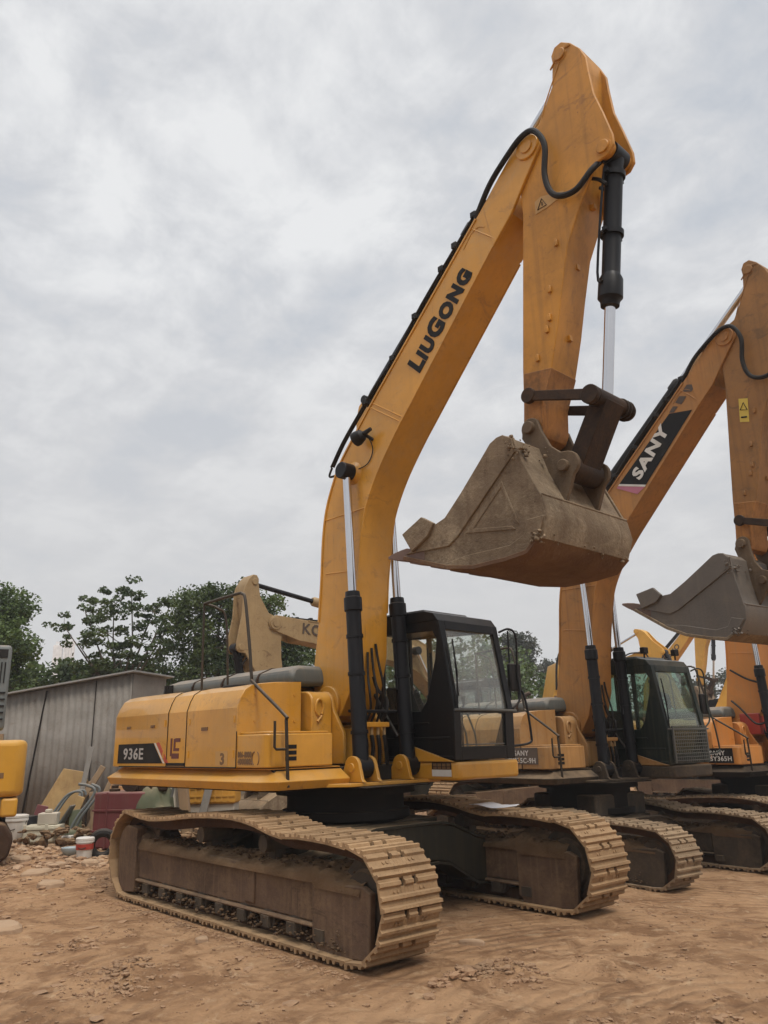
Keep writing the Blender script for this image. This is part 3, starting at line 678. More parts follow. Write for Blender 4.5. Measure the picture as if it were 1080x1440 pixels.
def attachment(P, mats, dboom, darm, dbucket, lod, feat):
    FOOT = (0,2.06)
    dx, dz, a, s = dboom
    def TB(p): q = rotp(p, a, FOOT); return (FOOT[0]+(q[0]-FOOT[0])*s+dx, FOOT[1]+(q[1]-FOOT[1])*s+dz)
    tip0 = TB(TIP)
    def TA(p): q = rotp((p[0]-TIP[0],p[1]-TIP[1]), darm[2]); return (tip0[0]+q[0]+darm[0], tip0[1]+q[1]+darm[1])
    h0 = TA(HINGE)
    def TK(p): q = rotp((p[0]-HINGE[0],p[1]-HINGE[1]), dbucket+darm[2]); return (h0[0]+q[0], h0[1]+q[1])
    V3 = lambda p,y:(p[0],y,p[1])
    w = .23
    B = MB().prism([TB(p) for p in BOOM_TOP+BOOM_LOW], -w, w)
    for y in (-1,1):
        fk = [TB(p) for p in [(2.60,7.09),(2.825,7.313),(3.03,7.51),(3.10,7.575)]+arc(*TIP,.155,125,-35,10)+[(3.131,7.06),(2.953,6.80),(2.70,6.553)]]
        B.prism(fk, *sorted((y*.2, y*(w+.007))))
        B.cyl(V3(TB(TIP),y*.19),V3(TB(TIP),y*(w+.03)),.135)
        B.lathe(V3(TB((.46,4.66)),y*(w-.05)),V3(TB((.46,4.66)),y*(w+.1)),[(0,.14),(.055,.14),(.075,.11),(.10,.10)],24)
    B.cyl(V3(TB(FOOT),-.268),V3(TB(FOOT),.268),.2)
    bo = P('boom', B, 'boom', bevel=.008)
    def strip(a0,b0):
        a1,b1 = TB(a0),TB(b0); P('weld_seam', MB().tube([V3(a1,-w-.001),V3(b1,-w-.001)],.008,5), 'boom', bo)
    for a0,b0 in (((.76,5.40),(1.27,5.05)),((.80,5.44),(1.31,5.09)),((-.07,4.2),(.66,4.2)),((-.05,3.55),(.53,3.5)),((2.44,6.90),(2.74,6.62))): strip(a0,b0)
    sm = MB().tube([V3(TB(p),-w-.001) for p in CR2([(2.30,6.72),(2.42,6.85),(2.52,6.88),(2.60,6.84)])],.007,5)
    P('weld_seam', sm, 'boom', bo)
    def flange(pts, y0, y1, t0, t1):
        rr = []
        for i,p in enumerate(pts):
            a_ = Vector(pts[max(i-1,0)]); b_ = Vector(pts[min(i+1,len(pts)-1)]); tt = (b_-a_).normalized(); n_ = Vector((-tt.y,tt.x))
            o_ = TB((p[0]+n_.x*t0,p[1]+n_.y*t0)); i_ = TB((p[0]+n_.x*t1,p[1]+n_.y*t1))
            rr.append([(o_[0],y0,o_[1]),(o_[0],y1,o_[1]),(i_[0],y1,i_[1]),(i_[0],y0,i_[1])])
        return MB().loft(rr)
    for y0,y1 in ((-w-.013,-w+.003),(w-.003,w+.013)):
        P('boom_flange', flange(CR2(BOOM_TOP[3:14]), y0, y1, .004, -.018), 'boom', bo)
        P('boom_flange', flange(CR2(BOOM_LOW[1:10]), y0, y1, .004, -.018), 'boom', bo)
    for y in (-.1,.06):
        lugb = MB().prism([TB(p) for p in [(.40,5.02),(.36,5.38),(.42,5.56),(.50,5.62),(.58,5.6),(.75,5.45),(.9,5.5),(.95,5.45)]], y, y+.04)
        P('arm_cylinder_lug', lugb, 'boom', bo, .008)
    # pins
    pn = MB()
    pn.cyl(V3(TB(TIP),-w-.045),V3(TB(TIP),w+.045),.07)
    P('boom_pin', pn, 'boom', bo)
    # boom cylinders
    for y in (-.34,.34):
        p0 = Vector((.65,y,1.40)); p1 = Vector(V3(TB((.46,4.66)),y)); Ld = (p1-p0).length; d = (p1-p0).normalized()
        bl = 1.80 if dboom[2] > -.3 else min(1.8, Ld*.62)
        c = MB().lathe(p0, p1, [(-.02,.06),(.0,.085),(.12,.085),(.13,.083),(bl-.18,.083),(bl-.17,.10),(bl-.03,.10),(bl-.02,.085),(bl+.04,.08)], 24)
        c.cyl(p0+Vector((0,-.085,0)), p0+Vector((0,.085,0)), .105)
        q = p0+d*(bl-.1); c.cyl(q+Vector((-.0,.07 if y<0 else -.07,0)), q+d*(-.9)+Vector((0,.095 if y<0 else -.095,0)), .016, n=8)
        for t in (.35,.95,1.35):
            if t < bl-.25: q = p0+d*t; c.cyl(q-d*.018,q+d*.018,.094,n=24)
        bc = P('boom_cylinder', c, 'cylblack')
        P('cylinder_rod', MB().cyl(p0+d*(bl), p1, .047), 'chrome', bc)
        e = MB().cyl(p1+Vector((0,-.095,0)), p1+Vector((0,.095,0)), .098)
        P('rod_eye', e, 'cylblack', bc, .01)
    # arm cylinder lying on top of the boom
    pa = Vector(V3(TB((.55,5.60)),0)); pb = Vector(V3(TA((3.672,8.30)),0)); d = (pb-pa).normalized(); Ld = (pb-pa).length
    bl = Ld*.56
    c = MB().lathe(pa, pb, [(-.05,.05),(0,.075),(.1,.085),(bl-.16,.085),(bl-.15,.105),(bl,.105),(bl+.04,.08)], 24)
    c.cyl(pa+Vector((0,-.14,0)), pa+Vector((0,.14,0)), .05)
    ac = P('arm_cylinder', c, 'cyl_arm')
    P('cylinder_rod', MB().cyl(pa+d*bl, pb, .05).cyl(pb+Vector((0,-.12,0)), pb+Vector((0,.12,0)), .08), 'chrome' if 'armrod' not in mats else mats['armrod'], ac)
    # pipes on the boom
    pp = MB()
    run = [(.02,4.86),(.24,5.12),(.57,5.42),(.84,5.65),(1.12,5.86),(1.62,6.36),(2.28,6.93),(2.6,7.2)]
    for k, y in enumerate((-.205,-.165)):
        pp.tube([V3(TB((x-.004*k,z+.012*k)),y) for x,z in CR2(run)], .015, 8)
    pp.tube(CR([V3(TB(p),-.19) for p in [(.02,4.86),(-.03,4.76),(.1,4.74),(.38,4.72)]],5), .014, 8)
    P('hydraulic_pipe', pp, 'rubber', bo)
    for x,z in ((.66,5.50),(1.14,5.885),(1.52,6.26),(1.95,6.66),(2.16,6.85),(2.45,7.08)):
        cx_, cz_ = TB((x,z)); cl = MB().box(cx_-.035,cx_+.035,-.235,-.135,cz_-.035,cz_+.035)
        P('pipe_clamp', cl, 'plastic', bo, .008)
    hz = MB().tube(CR([V3(TB(p) if i < 4 else TA(p), y) for i,(p,y) in enumerate([((2.45,7.0),-.20),((2.70,7.28),-.24),((2.98,7.45),-.28),((3.2,7.55),-.30),((3.36,7.51),-.31),((3.46,7.28),-.30),((3.42,6.97),-.285),((3.46,6.75),-.27),((3.57,6.645),-.26),((3.73,6.63),-.25),((3.88,6.76),-.22),((3.95,6.86),-.15)])],6), .03, 10)
    P('arm_hose', hz, 'rubber', bo)
    if lod == 0:
        wl = MB().lathe(V3(TB((.63,4.99)),-w-.13),V3(TB((.86,5.06)),-w-.10),[(0,.05),(.01,.085),(.05,.088),(.12,.07),(.15,.03),(.26,.022)],18)
        wl.tube([V3(TB((.78,5.02)),-w-.09),V3(TB((.80,4.98)),-w)],.02,8)
        lo = P('work_lamp', wl, 'plastic', bo)
        P('lamp_wire', MB().tube(CR([V3(TB(p),y) for p,y in [((.80,5.0),-w-.07),((.82,4.85),-w-.02),((.72,4.71),-w-.012),((.55,4.68),-w-.02)]],5),.006,6), 'plastic', lo)
    # arm
    A = MB()
    inner = [p for p in ARM]
    beam = ARM[:7]+[(3.90,8.0),(3.86,7.6),(3.80,7.1),(3.74,6.7)]+ARM[15:]
    A.prism([TA(p) for p in beam], -.185, .185)
    for y in (-.2,.165): A.prism([TA(p) for p in ARM], y, y+.035)
    ap = P('arm', A, 'arm', bevel=.01)
    for c_, r_ in (((3.672,8.30),.085),((4.02,6.95),.085)):
        bs = MB().lathe(V3(TA(c_),-.225),V3(TA(c_),.225),[(0,r_*.7),(.006,r_*.78),(.02,r_*.78),(.022,r_),(.428,r_),(.43,r_*.78),(.444,r_*.78),(.45,r_*.7)],24)
        P('arm_boss', bs, 'arm', ap)
    tp = MB().prism([TA(p) for p in [(2.935,5.02),(3.25,4.97),(3.126,4.671),(3.108,4.42),(3.07,4.34),(3.0,4.31),(2.92,4.345),(2.882,4.43)]], -.206, .206)
    P('arm_tip', tp, 'armtip', ap, .008)
    wd = MB()
    for p0,p1 in (((3.60,8.0),(3.42,7.6)),):
        pass
    for x,z in ((3.43,6.21),(3.31,5.76),(3.28,5.47),(3.24,5.36),(3.11,5.11)):
        q = TA((x,z)); bt = MB().box(q[0]-.018,q[0]+.018,-.225,-.2,q[1]-.028,q[1]+.028); bt.cyl(V3((q[0],q[1]+.03),-.2),V3((q[0],q[1]+.03),-.222),.018,n=10)
        P('hose_bracket', bt, 'arm', ap, .006)
    for z,x in ((6.55,3.735),(6.0,3.49),(5.3,3.335)):
        q = TA((x,z)); bt = MB().box(q[0]-.02,q[0]+.03,-.02,.03,q[1]-.03,q[1]+.03)
        P('hose_bracket', bt, 'arm', ap, .006)
    ri = MB().tube([V3(TA(p),-.202) for p in [(3.66,8.22),(3.45,7.84),(3.40,7.72)]],.007,5)
    ri.tube([V3(TA(p),-.202) for p in CR2([(3.55,8.2),(3.62,8.27),(3.72,8.33),(3.80,8.33)])],.01,5)
    P('weld_seam', ri, 'arm', ap)
    # bucket cylinder
    p0 = Vector(V3(TA((4.02,6.95)),0)); p1 = Vector(V3(TA((3.665,4.53)),0)); d = (p1-p0).normalized()
    L_ = (p1-p0).length; b_ = L_*.615
    c = MB().lathe(p0,p1,[(.0,.09),(.05,.095),(.1,.085),(b_-.30,.085),(b_-.29,.088),(b_-.24,.112),(b_-.06,.115),(b_-.03,.09),(b_+.02,.085)],24)
    c.cyl(p0+Vector((0,-.11,0)),p0+Vector((0,.11,0)),.105)
    for t in (.20,.80):
        q = p0+d*t; c.cyl(q-d*.025,q+d*.025,.108); c.box(q.x-.02,q.x+.02,-.145,.145,q.z-.02,q.z+.02)
    bc = P('bucket_cylinder', c, 'cylblack')
    P('cylinder_rod', MB().cyl(p0+d*b_, p1, .05), 'chrome', bc)
    cp_ = MB(); q0 = p0+d*.15; q1 = p0+d*(b_-.2)
    cp_.tube(CR([q0+Vector((-.02,-.10,.02)),q0+Vector((-.05,-.125,-.1)),q1+Vector((-.05,-.125,.1)),q1+Vector((-.01,-.11,0))],4), .013, 6)
    P('cylinder_pipe', cp_, 'cylblack', bc)
    for k in (0,1):
        P('cylinder_hose', MB().tube(CR([Vector(V3(TA((3.78,6.80)),-.10+.2*k)), Vector(V3(TA((3.90,6.70)),-.13+.26*k)), Vector(V3(TA((3.96,6.62)),-.12+.24*k)), p0+d*.30+Vector((-.03,-.10+.2*k,0))],5), .018, 8), 'rubber', bc)
    # linkage
    a0, a1 = TA((3.02,4.74)), TA((3.665,4.53))
    for y in (-.30,.245):
        lk = MB(); lk.cyl(V3(a0,y),V3(a0,y+.055),.075); lk.cyl(V3(a1,y),V3(a1,y+.055),.088)
        dd = Vector((a1[0]-a0[0],a1[1]-a0[1])).normalized(); n_ = Vector((-dd.y,dd.x))*.045
        lk.prism([(a0[0]+n_.x,a0[1]+n_.y),(a1[0]+n_.x*1.1,a1[1]+n_.y*1.1),(a1[0]-n_.x*1.1,a1[1]-n_.y*1.1),(a0[0]-n_.x,a0[1]-n_.y)], y+.008, y+.047)
        P('side_link', lk, 'pin', bevel=.006)
    k0, k1 = TA((3.665,4.53)), TK((3.336,3.955))
    hl = MB(); dd = Vector((k1[0]-k0[0],k1[1]-k0[1])).normalized(); nn = Vector((-dd.y,dd.x))
    def off(p,t,s_): return (p[0]+dd.x*t+nn.x*s_, p[1]+dd.y*t+nn.y*s_)
    hl.prism([off(k0,-.02,.09),off(k1,0,.09),off(k1,0,-.085),off(k0,-.02,-.075)], -.145, .145)
    hl.cyl(V3(k0,-.235),V3(k0,.36),.085); hl.cyl(V3(k1,-.2),V3(k1,.2),.115)
    for yy in (.20,.25,.30): hl.cyl(V3(k0,yy),V3(k0,yy+.022),.098)
    P('bucket_link', hl, 'pin', bevel=.008)
    # bucket
    W = .68
    K = [TK(p) for p in BUCKET]
    bk = MB(); pp = []
    for i, p in enumerate(BUCKET):
        if i < 9: pp.append(p); continue
        a_ = Vector(BUCKET[i-1]); b_ = Vector(BUCKET[(i+1)%len(BUCKET)]); t_ = (b_-a_).normalized(); pp.append((p[0]-t_.y*.016, p[1]+t_.x*.016))
    for y in (-W,W-.03): bk.prism([TK(p) for p in pp], y, y+.03)
    sh = [TK(p) for p in BUCKET[7:]+[BUCKET[0]]]
    back = BUCKET[8:]+[(1.72,3.37)]
    ins = []
    for i,p in enumerate(back):
        a_ = Vector(back[max(i-1,0)]); b_ = Vector(back[min(i+1,len(back)-1)]); t_ = (b_-a_).normalized(); ins.append((p[0]+t_.y*.035, p[1]-t_.x*.035))
    rgs = []
    for p, q in zip(back, ins):
        p, q = TK(p), TK(q); rgs.append([(p[0],-W+.032,p[1]),(p[0],W-.032,p[1]),(q[0],W-.032,q[1]),(q[0],-W+.032,q[1])])
    bk.loft(rgs)
    bko = P('bucket', bk, 'bucket', bevel=.006, smooth=14)
    for y in (-W-.018, W-.012):    # side wear plates: cutter strip, lower corner strip
        ft = MB(); ft.prism([TK(p) for p in [(1.74,3.385),(1.90,3.432),(2.10,3.588),(2.27,3.638),(2.483,3.83),(2.722,4.069),(2.853,4.203),(2.93,4.238),(3.0,4.243),(3.085,4.19),(3.12,4.05),(2.42,3.43),(2.30,3.36)]], y, y+.03)
        ft.prism([TK(p) for p in [(2.2,3.20),(2.28,3.17),(2.591,3.115),(2.947,3.12),(3.17,3.142),(3.30,3.24),(3.37,3.42),(3.20,3.42),(3.16,3.30),(3.0,3.235),(2.5,3.235)]], y, y+.03)
        if 'grille' not in feat: ft.prism([TK(p) for p in [(2.50,3.44),(3.07,3.36),(3.03,3.40),(2.60,3.465),(2.94,3.77),(3.08,3.42),(3.11,3.40),(2.95,3.83)]], y+.010, y+.022)
        P('side_wear_plate', ft, 'bucket', bko, .006)
    wp = MB()
    def plate(pts, y0, y1, t=.018):
        rr = []
        for i,p in enumerate(pts):
            a_ = Vector(pts[max(i-1,0)]); b_ = Vector(pts[min(i+1,len(pts)-1)]); tt = (b_-a_).normalized()
            o_ = (p[0]-tt.y*t, p[1]+tt.x*t); i_ = (p[0]+tt.y*.01, p[1]-tt.x*.01); o_, i_ = TK(o_), TK(i_)
            rr.append([(o_[0],y0,o_[1]),(o_[0],y1,o_[1]),(i_[0],y1,i_[1]),(i_[0],y0,i_[1])])
        wp.loft(rr)
    plate([(3.322,3.60),(3.358,3.42),(3.292,3.245)], -W+.002, W-.002, .036)
    wp.tube([V3(TK((3.352,3.612)),-W+.01),V3(TK((3.352,3.612)),W-.01)], .014, 6)
    fwp = P('heel_plate', wp, 'bucket', bko, .005)
    wp = MB()
    plate([(3.30,3.26),(3.17,3.15),(2.947,3.128),(2.591,3.122),(2.28,3.176),(1.72,3.362)], -W-.03, W+.03, .03)
    P('floor_plate', wp, 'bucket_floor', bko, .005)
    if lod == 0:
        ml = MB(); rnd = random.Random(4)
        for k in range(170):
            y = rnd.choice((-W-.02, rnd.uniform(-W,W), rnd.uniform(-W,W))); q = TK((3.29+rnd.gauss(0,.03),3.25+rnd.gauss(0,.02))) if rnd.random() < .6 else TK((3.12+rnd.gauss(0,.06),4.08+rnd.gauss(0,.05)))
            add_clod(ml, (q[0],y+rnd.gauss(0,.02),q[1]), rnd.uniform(.008,.026), rnd, 1)
        o_ = P('dried_mud', ml, 'bucket', bko, smooth=0); o_['kind'] = 'stuff'
    er = MB()
    ear = [(2.97,4.22),(2.90,4.34)]+arc(3.0,4.42,.10,200,35,8)+[(3.12,4.36),(3.20,4.19),(3.30,4.10)]+arc(3.36,3.97,.12,80,-60,7)+[(3.36,3.72),(3.31,3.60),(3.16,3.93),(3.08,4.18)]
    for y in (-.27,.225): er.prism([TK(p) for p in ear], y, y+.045)
    er.cyl(V3(h0,-.315),V3(h0,.315),.06); er.cyl(V3(k1,-.315),V3(k1,.315),.055)
    P('bucket_ear', er, 'ear', bko, .008)
    for k in range(5):
        y = -W+.07+k*(2*W-.14)/4
        t0 = MB(); prof = [((1.98,3.33),.075,.05),((1.74,3.385),.07,.065),((1.66,3.395),.06,.055),((1.54,3.405),.05,.035),((1.44,3.412),.032,.012)]
        t0.loft([[V3(TK((p[0],p[1]-h)),y-b),V3(TK((p[0],p[1]-h)),y+b),V3(TK((p[0],p[1]+h)),y+b),V3(TK((p[0],p[1]+h)),y-b)] for p,b,h in prof])
        P('bucket_tooth', t0, 'tooth', bko, .006)
    for y in (-W-.055, W+.005):
        s0 = MB().prism([TK(p) for p in [(1.735,3.58),(2.0,3.70),(2.15,3.61),(2.08,3.50),(1.86,3.385)]], y, y+.05)
        P('side_cutter', s0, 'bucket', bko, .008)
def CR2(p, n=5): return [(v.x, v.z) for v in CR([(a,0,b) for a,b in p], n)]
# ------------------------------------------------------------------ camera
CAMP = Vector((7.2529,-5.7028,1.6424)); YAW, PITCH, ROLL, FPX = 2.4217, .2836, -.0228, 1110.65
SW = .0393
fwd = Vector((cos(YAW)*cos(PITCH), sin(YAW)*cos(PITCH), sin(PITCH)))
rt = Vector((sin(YAW),-cos(YAW),0)); upv = rt.cross(fwd)
r2 = rt*cos(ROLL)+upv*sin(ROLL); u2 = -rt*sin(ROLL)+upv*cos(ROLL)
cam = D.cameras.new('camera'); co = D.objects.new('camera', cam); COL.objects.link(co)
cam.sensor_fit = 'VERTICAL'; cam.sensor_height = 36; cam.lens = 36*FPX/1440; cam.clip_end = 3000; cam.clip_start = .05
co.matrix_world = Matrix(((r2.x,u2.x,-fwd.x,CAMP.x),(r2.y,u2.y,-fwd.y,CAMP.y),(r2.z,u2.z,-fwd.z,CAMP.z),(0,0,0,1)))
scene.camera = co
def at(px, py, dep):
    """world point seen at that photo position, dep metres away (measured level)"""
    d = r2*((px-540)/FPX)-u2*((py-720)/FPX)+fwd
    fh = Vector((fwd.x,fwd.y,0)).normalized()
    return CAMP+d*(dep/d.dot(fh))
def ss(a, b, x):
    t = max(0, min(1, (x-a)/(b-a))); return t*t*(3-2*t)
TRACKS = [((0,0),0,1.0,-1.295),((0,0),0,1.0,1.295)]
def gh(x, y):
    """height of the yard"""
    h = -.215*ss(1.75,3.4,y)-.09*ss(6.6,8.4,y)+.05*ss(-2.6,-4.5,x)
    n = noise.fractal(Vector((x*.55,y*.55,3)), .9, 2.1, 4)
    m = 1.0
    if -2.8 < x < 2.9 and -1.9 < y < 1.9: m = .25+.75*max(ss(2.35,2.9,abs(x)), ss(1.65,1.9,abs(y)))
    far = ss(-4.5,-6.5,x)*ss(3.5,1.5,y)
    h += m*(.022*n+.010*noise.noise(Vector((x*3.1,y*3.1,8))))+.045*far*(noise.noise(Vector((x*2.3,y*2.3,1)))+.6*noise.noise(Vector((x*6,y*6,4))))
    if (x+7)**2+(y+6)**2 < 500:
        f = noise.noise(Vector((x*9,y*9,2)))
        h += m*.009*f+m*.022*max(0,noise.noise(Vector((x*4.5,y*4.5,11)))-.12)+m*.006*noise.noise(Vector((x*15,y*15,6)))
        if x > 1.5:     # arcs scraped by turning crawlers
            rr = math.hypot(x-5.9, y+.3); a_ = max(0, noise.noise(Vector((x*.8+5,y*.8,0)))+.28)
            h += .011*a_*m*sin(rr*2*pi/.17+2.2*noise.noise(Vector((x*1.7,y*1.7,5))))
        elif y < -2:    # faint wheel ruts along the near track
            h += .010*max(0,noise.noise(Vector((x*.7,y*1.2,9)))+.25)*sin((y+.12*x)*2*pi/.19+2.5*noise.noise(Vector((x*1.1,y*1.3,7))))
        # low ridge of loosened soil beside the near track and at its front
        h += .05*math.exp(-((x-2.75)/.16)**2)*ss(-2.1,-.7,y)*ss(.2,-.5,y)*(.5+.8*noise.noise(Vector((x*7,y*7,0))))
    for hx, hy, hs in ((1.2,-3.0,.17),(.75,-2.72,.13),(2.80,-1.12,.12),(4.12,-1.3,.12),(4.55,-.78,.13),(3.0,-.75,.15),(-.2,-2.75,.14)):
        d2 = ((x-hx)**2+(y-hy)**2)/hs**2
        if d2 < 6: h += .055*math.exp(-d2)*max(0,.35+1.3*noise.noise(Vector((x*11,y*11,hx)))+.6*noise.noise(Vector((x*25,y*25,hx))))
    if m >= 1 and -3 < x < 2.2 and -2.05 < y < -1.68: h += .012*math.exp(-((y+1.74)/.05)**2)
    return h
def ground():
    def axis(lo, hi, c0, c1, st):
        out = [c0+st*i for i in range(int((c1-c0)/st)+1)]
        s = st; v = out[-1]
        while v < hi: s = min(s*1.16, 40); v += s; out.append(v)
        s = st; v = c0; pre = []
        while v > lo: s = min(s*1.16, 40); v -= s; pre.append(v)
        return pre[::-1]+out
    X = axis(-700,700,-7,5.2,.036); Y = axis(-700,700,-4.3,2.6,.036)
    mb = MB(); ny = len(Y)
    for x in X:
        for y in Y: mb.v.append(Vector((x,y,gh(x,y))))
    for i in range(len(X)-1):
        for j in range(ny-1): mb.f.append((i*ny+j,i*ny+j+1,(i+1)*ny+j+1,(i+1)*ny+j))
    m, nt, out = new_mat('yard_soil'); p = N(nt,'ShaderNodeBsdfPrincipled'); p.inputs['Roughness'].default_value = .95; p.inputs['Specular IOR Level'].default_value = .2
    tc = N(nt,'ShaderNodeTexCoord'); v = tc.outputs['Object']
    big = noise_node(nt, v, .5, 5, .6, .8); mid = noise_node(nt, v, 2.4, 8, .68, .7); fine = noise_node(nt, v, 22, 8, .72)
    c = mixc(nt, ramp(nt, big, .32, .68), SOIL[0], SOIL[1])
    c = mixc(nt, mathn(nt,'MULTIPLY',ramp(nt, mid, .47, .60), .85), c, SOIL[2])
    c = mixc(nt, mathn(nt,'MULTIPLY',ramp(nt, noise_node(nt, v, 5.5, 9, .7, .5), .56, .68), .8), c, SOIL[3])
    c = mixc(nt, mathn(nt,'MULTIPLY',ramp(nt, fine, .3, .7), .35), c, mixc(nt, .5, c, (.05,.03,.02)))
    # scraped arcs left by turning tracks
    mp = N(nt,'ShaderNodeMapping'); mp.inputs['Location'].default_value = (-5.6,.9,0); nt.links.new(v, mp.inputs['Vector'])
    wv = N(nt,'ShaderNodeTexWave', wave_type='RINGS', rings_direction='Z'); wv.inputs['Scale'].default_value = 2.3; wv.inputs['Distortion'].default_value = 2.2; wv.inputs['Detail'].default_value = 4; wv.inputs['Detail Scale'].default_value = 2
    nt.links.new(mp.outputs['Vector'], wv.inputs['Vector'])
    arcs = mathn(nt,'MULTIPLY', wv.outputs['Fac'], mathn(nt,'MULTIPLY', ramp(nt, noise_node(nt, v, .7, 3), .42, .60), .7))
    c = mixc(nt, mathn(nt,'MULTIPLY',arcs,.55), c, (.23,.125,.065)); nt.links.new(c, p.inputs['Base Color'])
    h = mathn(nt,'ADD', mathn(nt,'ADD', mathn(nt,'MULTIPLY',mid,1.2), mathn(nt,'MULTIPLY',fine,.45)), mathn(nt,'MULTIPLY',arcs,.7))
    h = mathn(nt,'ADD', h, mathn(nt,'MULTIPLY', noise_node(nt, v, 90, 4, .7), .15))
    b = N(nt,'ShaderNodeBump'); b.inputs['Strength'].default_value = 1.0; b.inputs['Distance'].default_value = .075
    nt.links.new(h, b.inputs['Height']); nt.links.new(b.outputs['Normal'], p.inputs['Normal']); nt.links.new(p.outputs[0], out.inputs[0])
    M['soil'] = m
    g = obj('ground', mb, m, smooth=180); tag(g, kind='structure', label='bare brown earth yard with scraped and clodded soil')
SOIL = ((.44,.255,.13),(.55,.335,.182),(.245,.128,.062),(.62,.43,.26))
ground()
# loose clods
def clods():
    mb = MB(); rnd = random.Random(5)
    def patch(cx, cy, sx, sy, n, r0, r1):
        for i in range(n):
            x, y = rnd.gauss(cx,sx), rnd.gauss(cy,sy); r = r0+(r1-r0)*rnd.random()**2.5
            if -2.6 < x < 2.6 and .95 < abs(y) < 1.66: continue
            add_clod(mb, (x,y,gh(x,y)+r*.2), r, rnd, .6)
    def clump(cx, cy, s, n):
        for k in range(n):
            x, y = rnd.gauss(cx,s), rnd.gauss(cy,s*.7); q = rnd.random()
            patch(x, y, .02+.05*q, .015+.04*q, int(3+12*rnd.random()), .003, .012+.02*rnd.random()**2)
    clump(1.2,-3.0,.22,34); clump(.6,-2.75,.35,22); clump(-.3,-2.5,.6,20); clump(2.8,-1.1,.10,26); clump(2.85,-.8,.14,22); clump(4.1,-1.3,.10,18)
    clump(4.5,-.75,.10,10); clump(3.5,.2,.5,26); clump(3.2,2.4,.8,20); clump(0,-2.3,1.3,40); clump(1,-3.4,1.2,34); clump(-4.5,-1.6,1.5,60); clump(3.9,-1.0,.6,20); clump(2.2,-2.6,.7,22)
    patch(2.78,-1.1,.07,.22,60,.02,.06)
    for hx, hy, hs in ((1.2,-3.0,.17),(.75,-2.72,.13),(4.12,-1.3,.12),(4.55,-.78,.13),(3.0,-.75,.15),(-.2,-2.75,.14)): patch(hx,hy,hs*.8,hs*.7,70,.008,.04)
    patch(-7,-1.2,1.6,.7,420,.012,.075)
    patch(-5,-1.8,1.2,.6,220,.010,.055)
    for i in range(5200):
        x, y = rnd.uniform(-6,5.2), rnd.uniform(-4.3,3.2); r = rnd.uniform(.003,.008)+.016*rnd.random()**6
        if -2.6 < x < 2.6 and .95 < abs(y) < 1.66: continue
        add_clod(mb, (x,y,gh(x,y)+r*.3), r, rnd, .6)
    for i in range(420):
        x = rnd.uniform(-2.3,2.3); y = -1.665-abs(rnd.gauss(0,.07)); r = rnd.uniform(.006,.022); add_clod(mb, (x,y,gh(x,y)+r*.2), r, rnd, .7)
    for i in range(24):     # thin clay flakes and ripped sods
        x, y = rnd.uniform(-4,4.8), rnd.uniform(-4,-1.9); r = rnd.uniform(.03,.085)
        add_clod(mb, (x,y,gh(x,y)+.004), r, rnd, .22)
    cm = surf('clod_soil', (.24,.135,.073), .95, (.42,.27,.165), .45, 0, None, .35, .6, 30)
    o = obj('soil_clods', mb, cm, smooth=0); tag(o, 'loose brown clods and crumbs scattered over the bare yard', 'soil', kind='stuff')
clods()
def slab(nm, px, py, lx, ly, h, rz, lab, mat, cat):
    w_ = ground_pt(px,py); mb = MB()
    pts = [(lx*.5*cos(a)*(1+.18*sin(3*a+px)), ly*.5*sin(a)*(1+.15*cos(2*a+py))) for a in [i*.449 for i in range(14)]]
    mb.loft([[(x,y,z) for x,y in [(q[0]*s_,q[1]*s_) for q in pts]] for z,s_ in ((-.02,1),(h*.6,.96),(h,.8))])
    lumpy(mb, h*.35, 7, px)
    o = obj(nm, mb, mat, bevel=.005, smooth=0); o.location = w_; o.rotation_euler = (0,0,rz); tag(o, lab, cat)
def ground_pt(px, py, z=None):
    d = r2*((px-540)/FPX)-u2*((py-720)/FPX)+fwd
    zz = 0
    for _ in range(6):
        t = (zz-CAMP.z)/d.z; p = CAMP+d*t; zz = gh(p.x,p.y)
    return Vector((p.x,p.y,zz))
M['clodflat'] = surf('flat_clod_soil', (.36,.24,.15), .95, (.2,.12,.07), .4, 0, None, .2, .5, 30)
slab('earth_lump', 2,1309,.42,.34,.06,.6,'flat pale earth lump on the ground at the left picture edge','clodflat','earth lump')
slab('earth_lump', 284,1322,.14,.10,.03,.2,'small rounded earth lump lying beside the near crawler track','clodflat','earth lump')
slab('earth_lump', 662,1328,.22,.08,.035,.5,'long narrow earth lump in front of the two crawler tracks','clodflat','earth lump')

# ------------------------------------------------------------------ machines
base = dict(body='yellow', skirt='yellow', boom='yellow', arm='arm_yellow', armtip='armtip', cabpaint='black', glassfront='glass_dust', bucket='bucket',
            bucket_floor='bucket_in', shoe='shoe', frame='frame', carbody='carbody', cyl_arm='cylblack', under='under')
base['glass'] = 'glass'; base['lug'] = 'yellow'; base['ear'] = 'ear'
main, P, hood, tbo = excavator('excavator', (0,0,0), 0, 'large yellow excavator in front with black cab and muddy bucket raised beside its boom', base, swing=SW,
    group='excavators parked side by side')
def kid(root, name):
    return [c for c in root.children if c.name.split('.')[0] == name][0]
def fit(mb, w, origin, right):
    R = Vector(right).normalized(); O = Vector(origin); ds = [(v-O).dot(R) for v in mb.v]; lo, hi = min(ds), max(ds)
    mb.v = [v+R*((d-lo)*(w/(hi-lo))-d) for v, d in zip(mb.v, ds)]; return mb
def quad_y(pts, y, t=.003):
    return MB().prism(pts, y-t, y)
boom = kid(main,'boom'); arm = kid(main,'arm')
rdir = (.70,0,.714); udir = (-.714,0,.70)
O = (1.57,-.2335,5.535)
P('boom_lettering', fit(text_mb('LiuGong', .33, O, rdir, udir, bold=.018, small=True, ext=.002), 1.19, O, rdir), 'decal_black', boom)
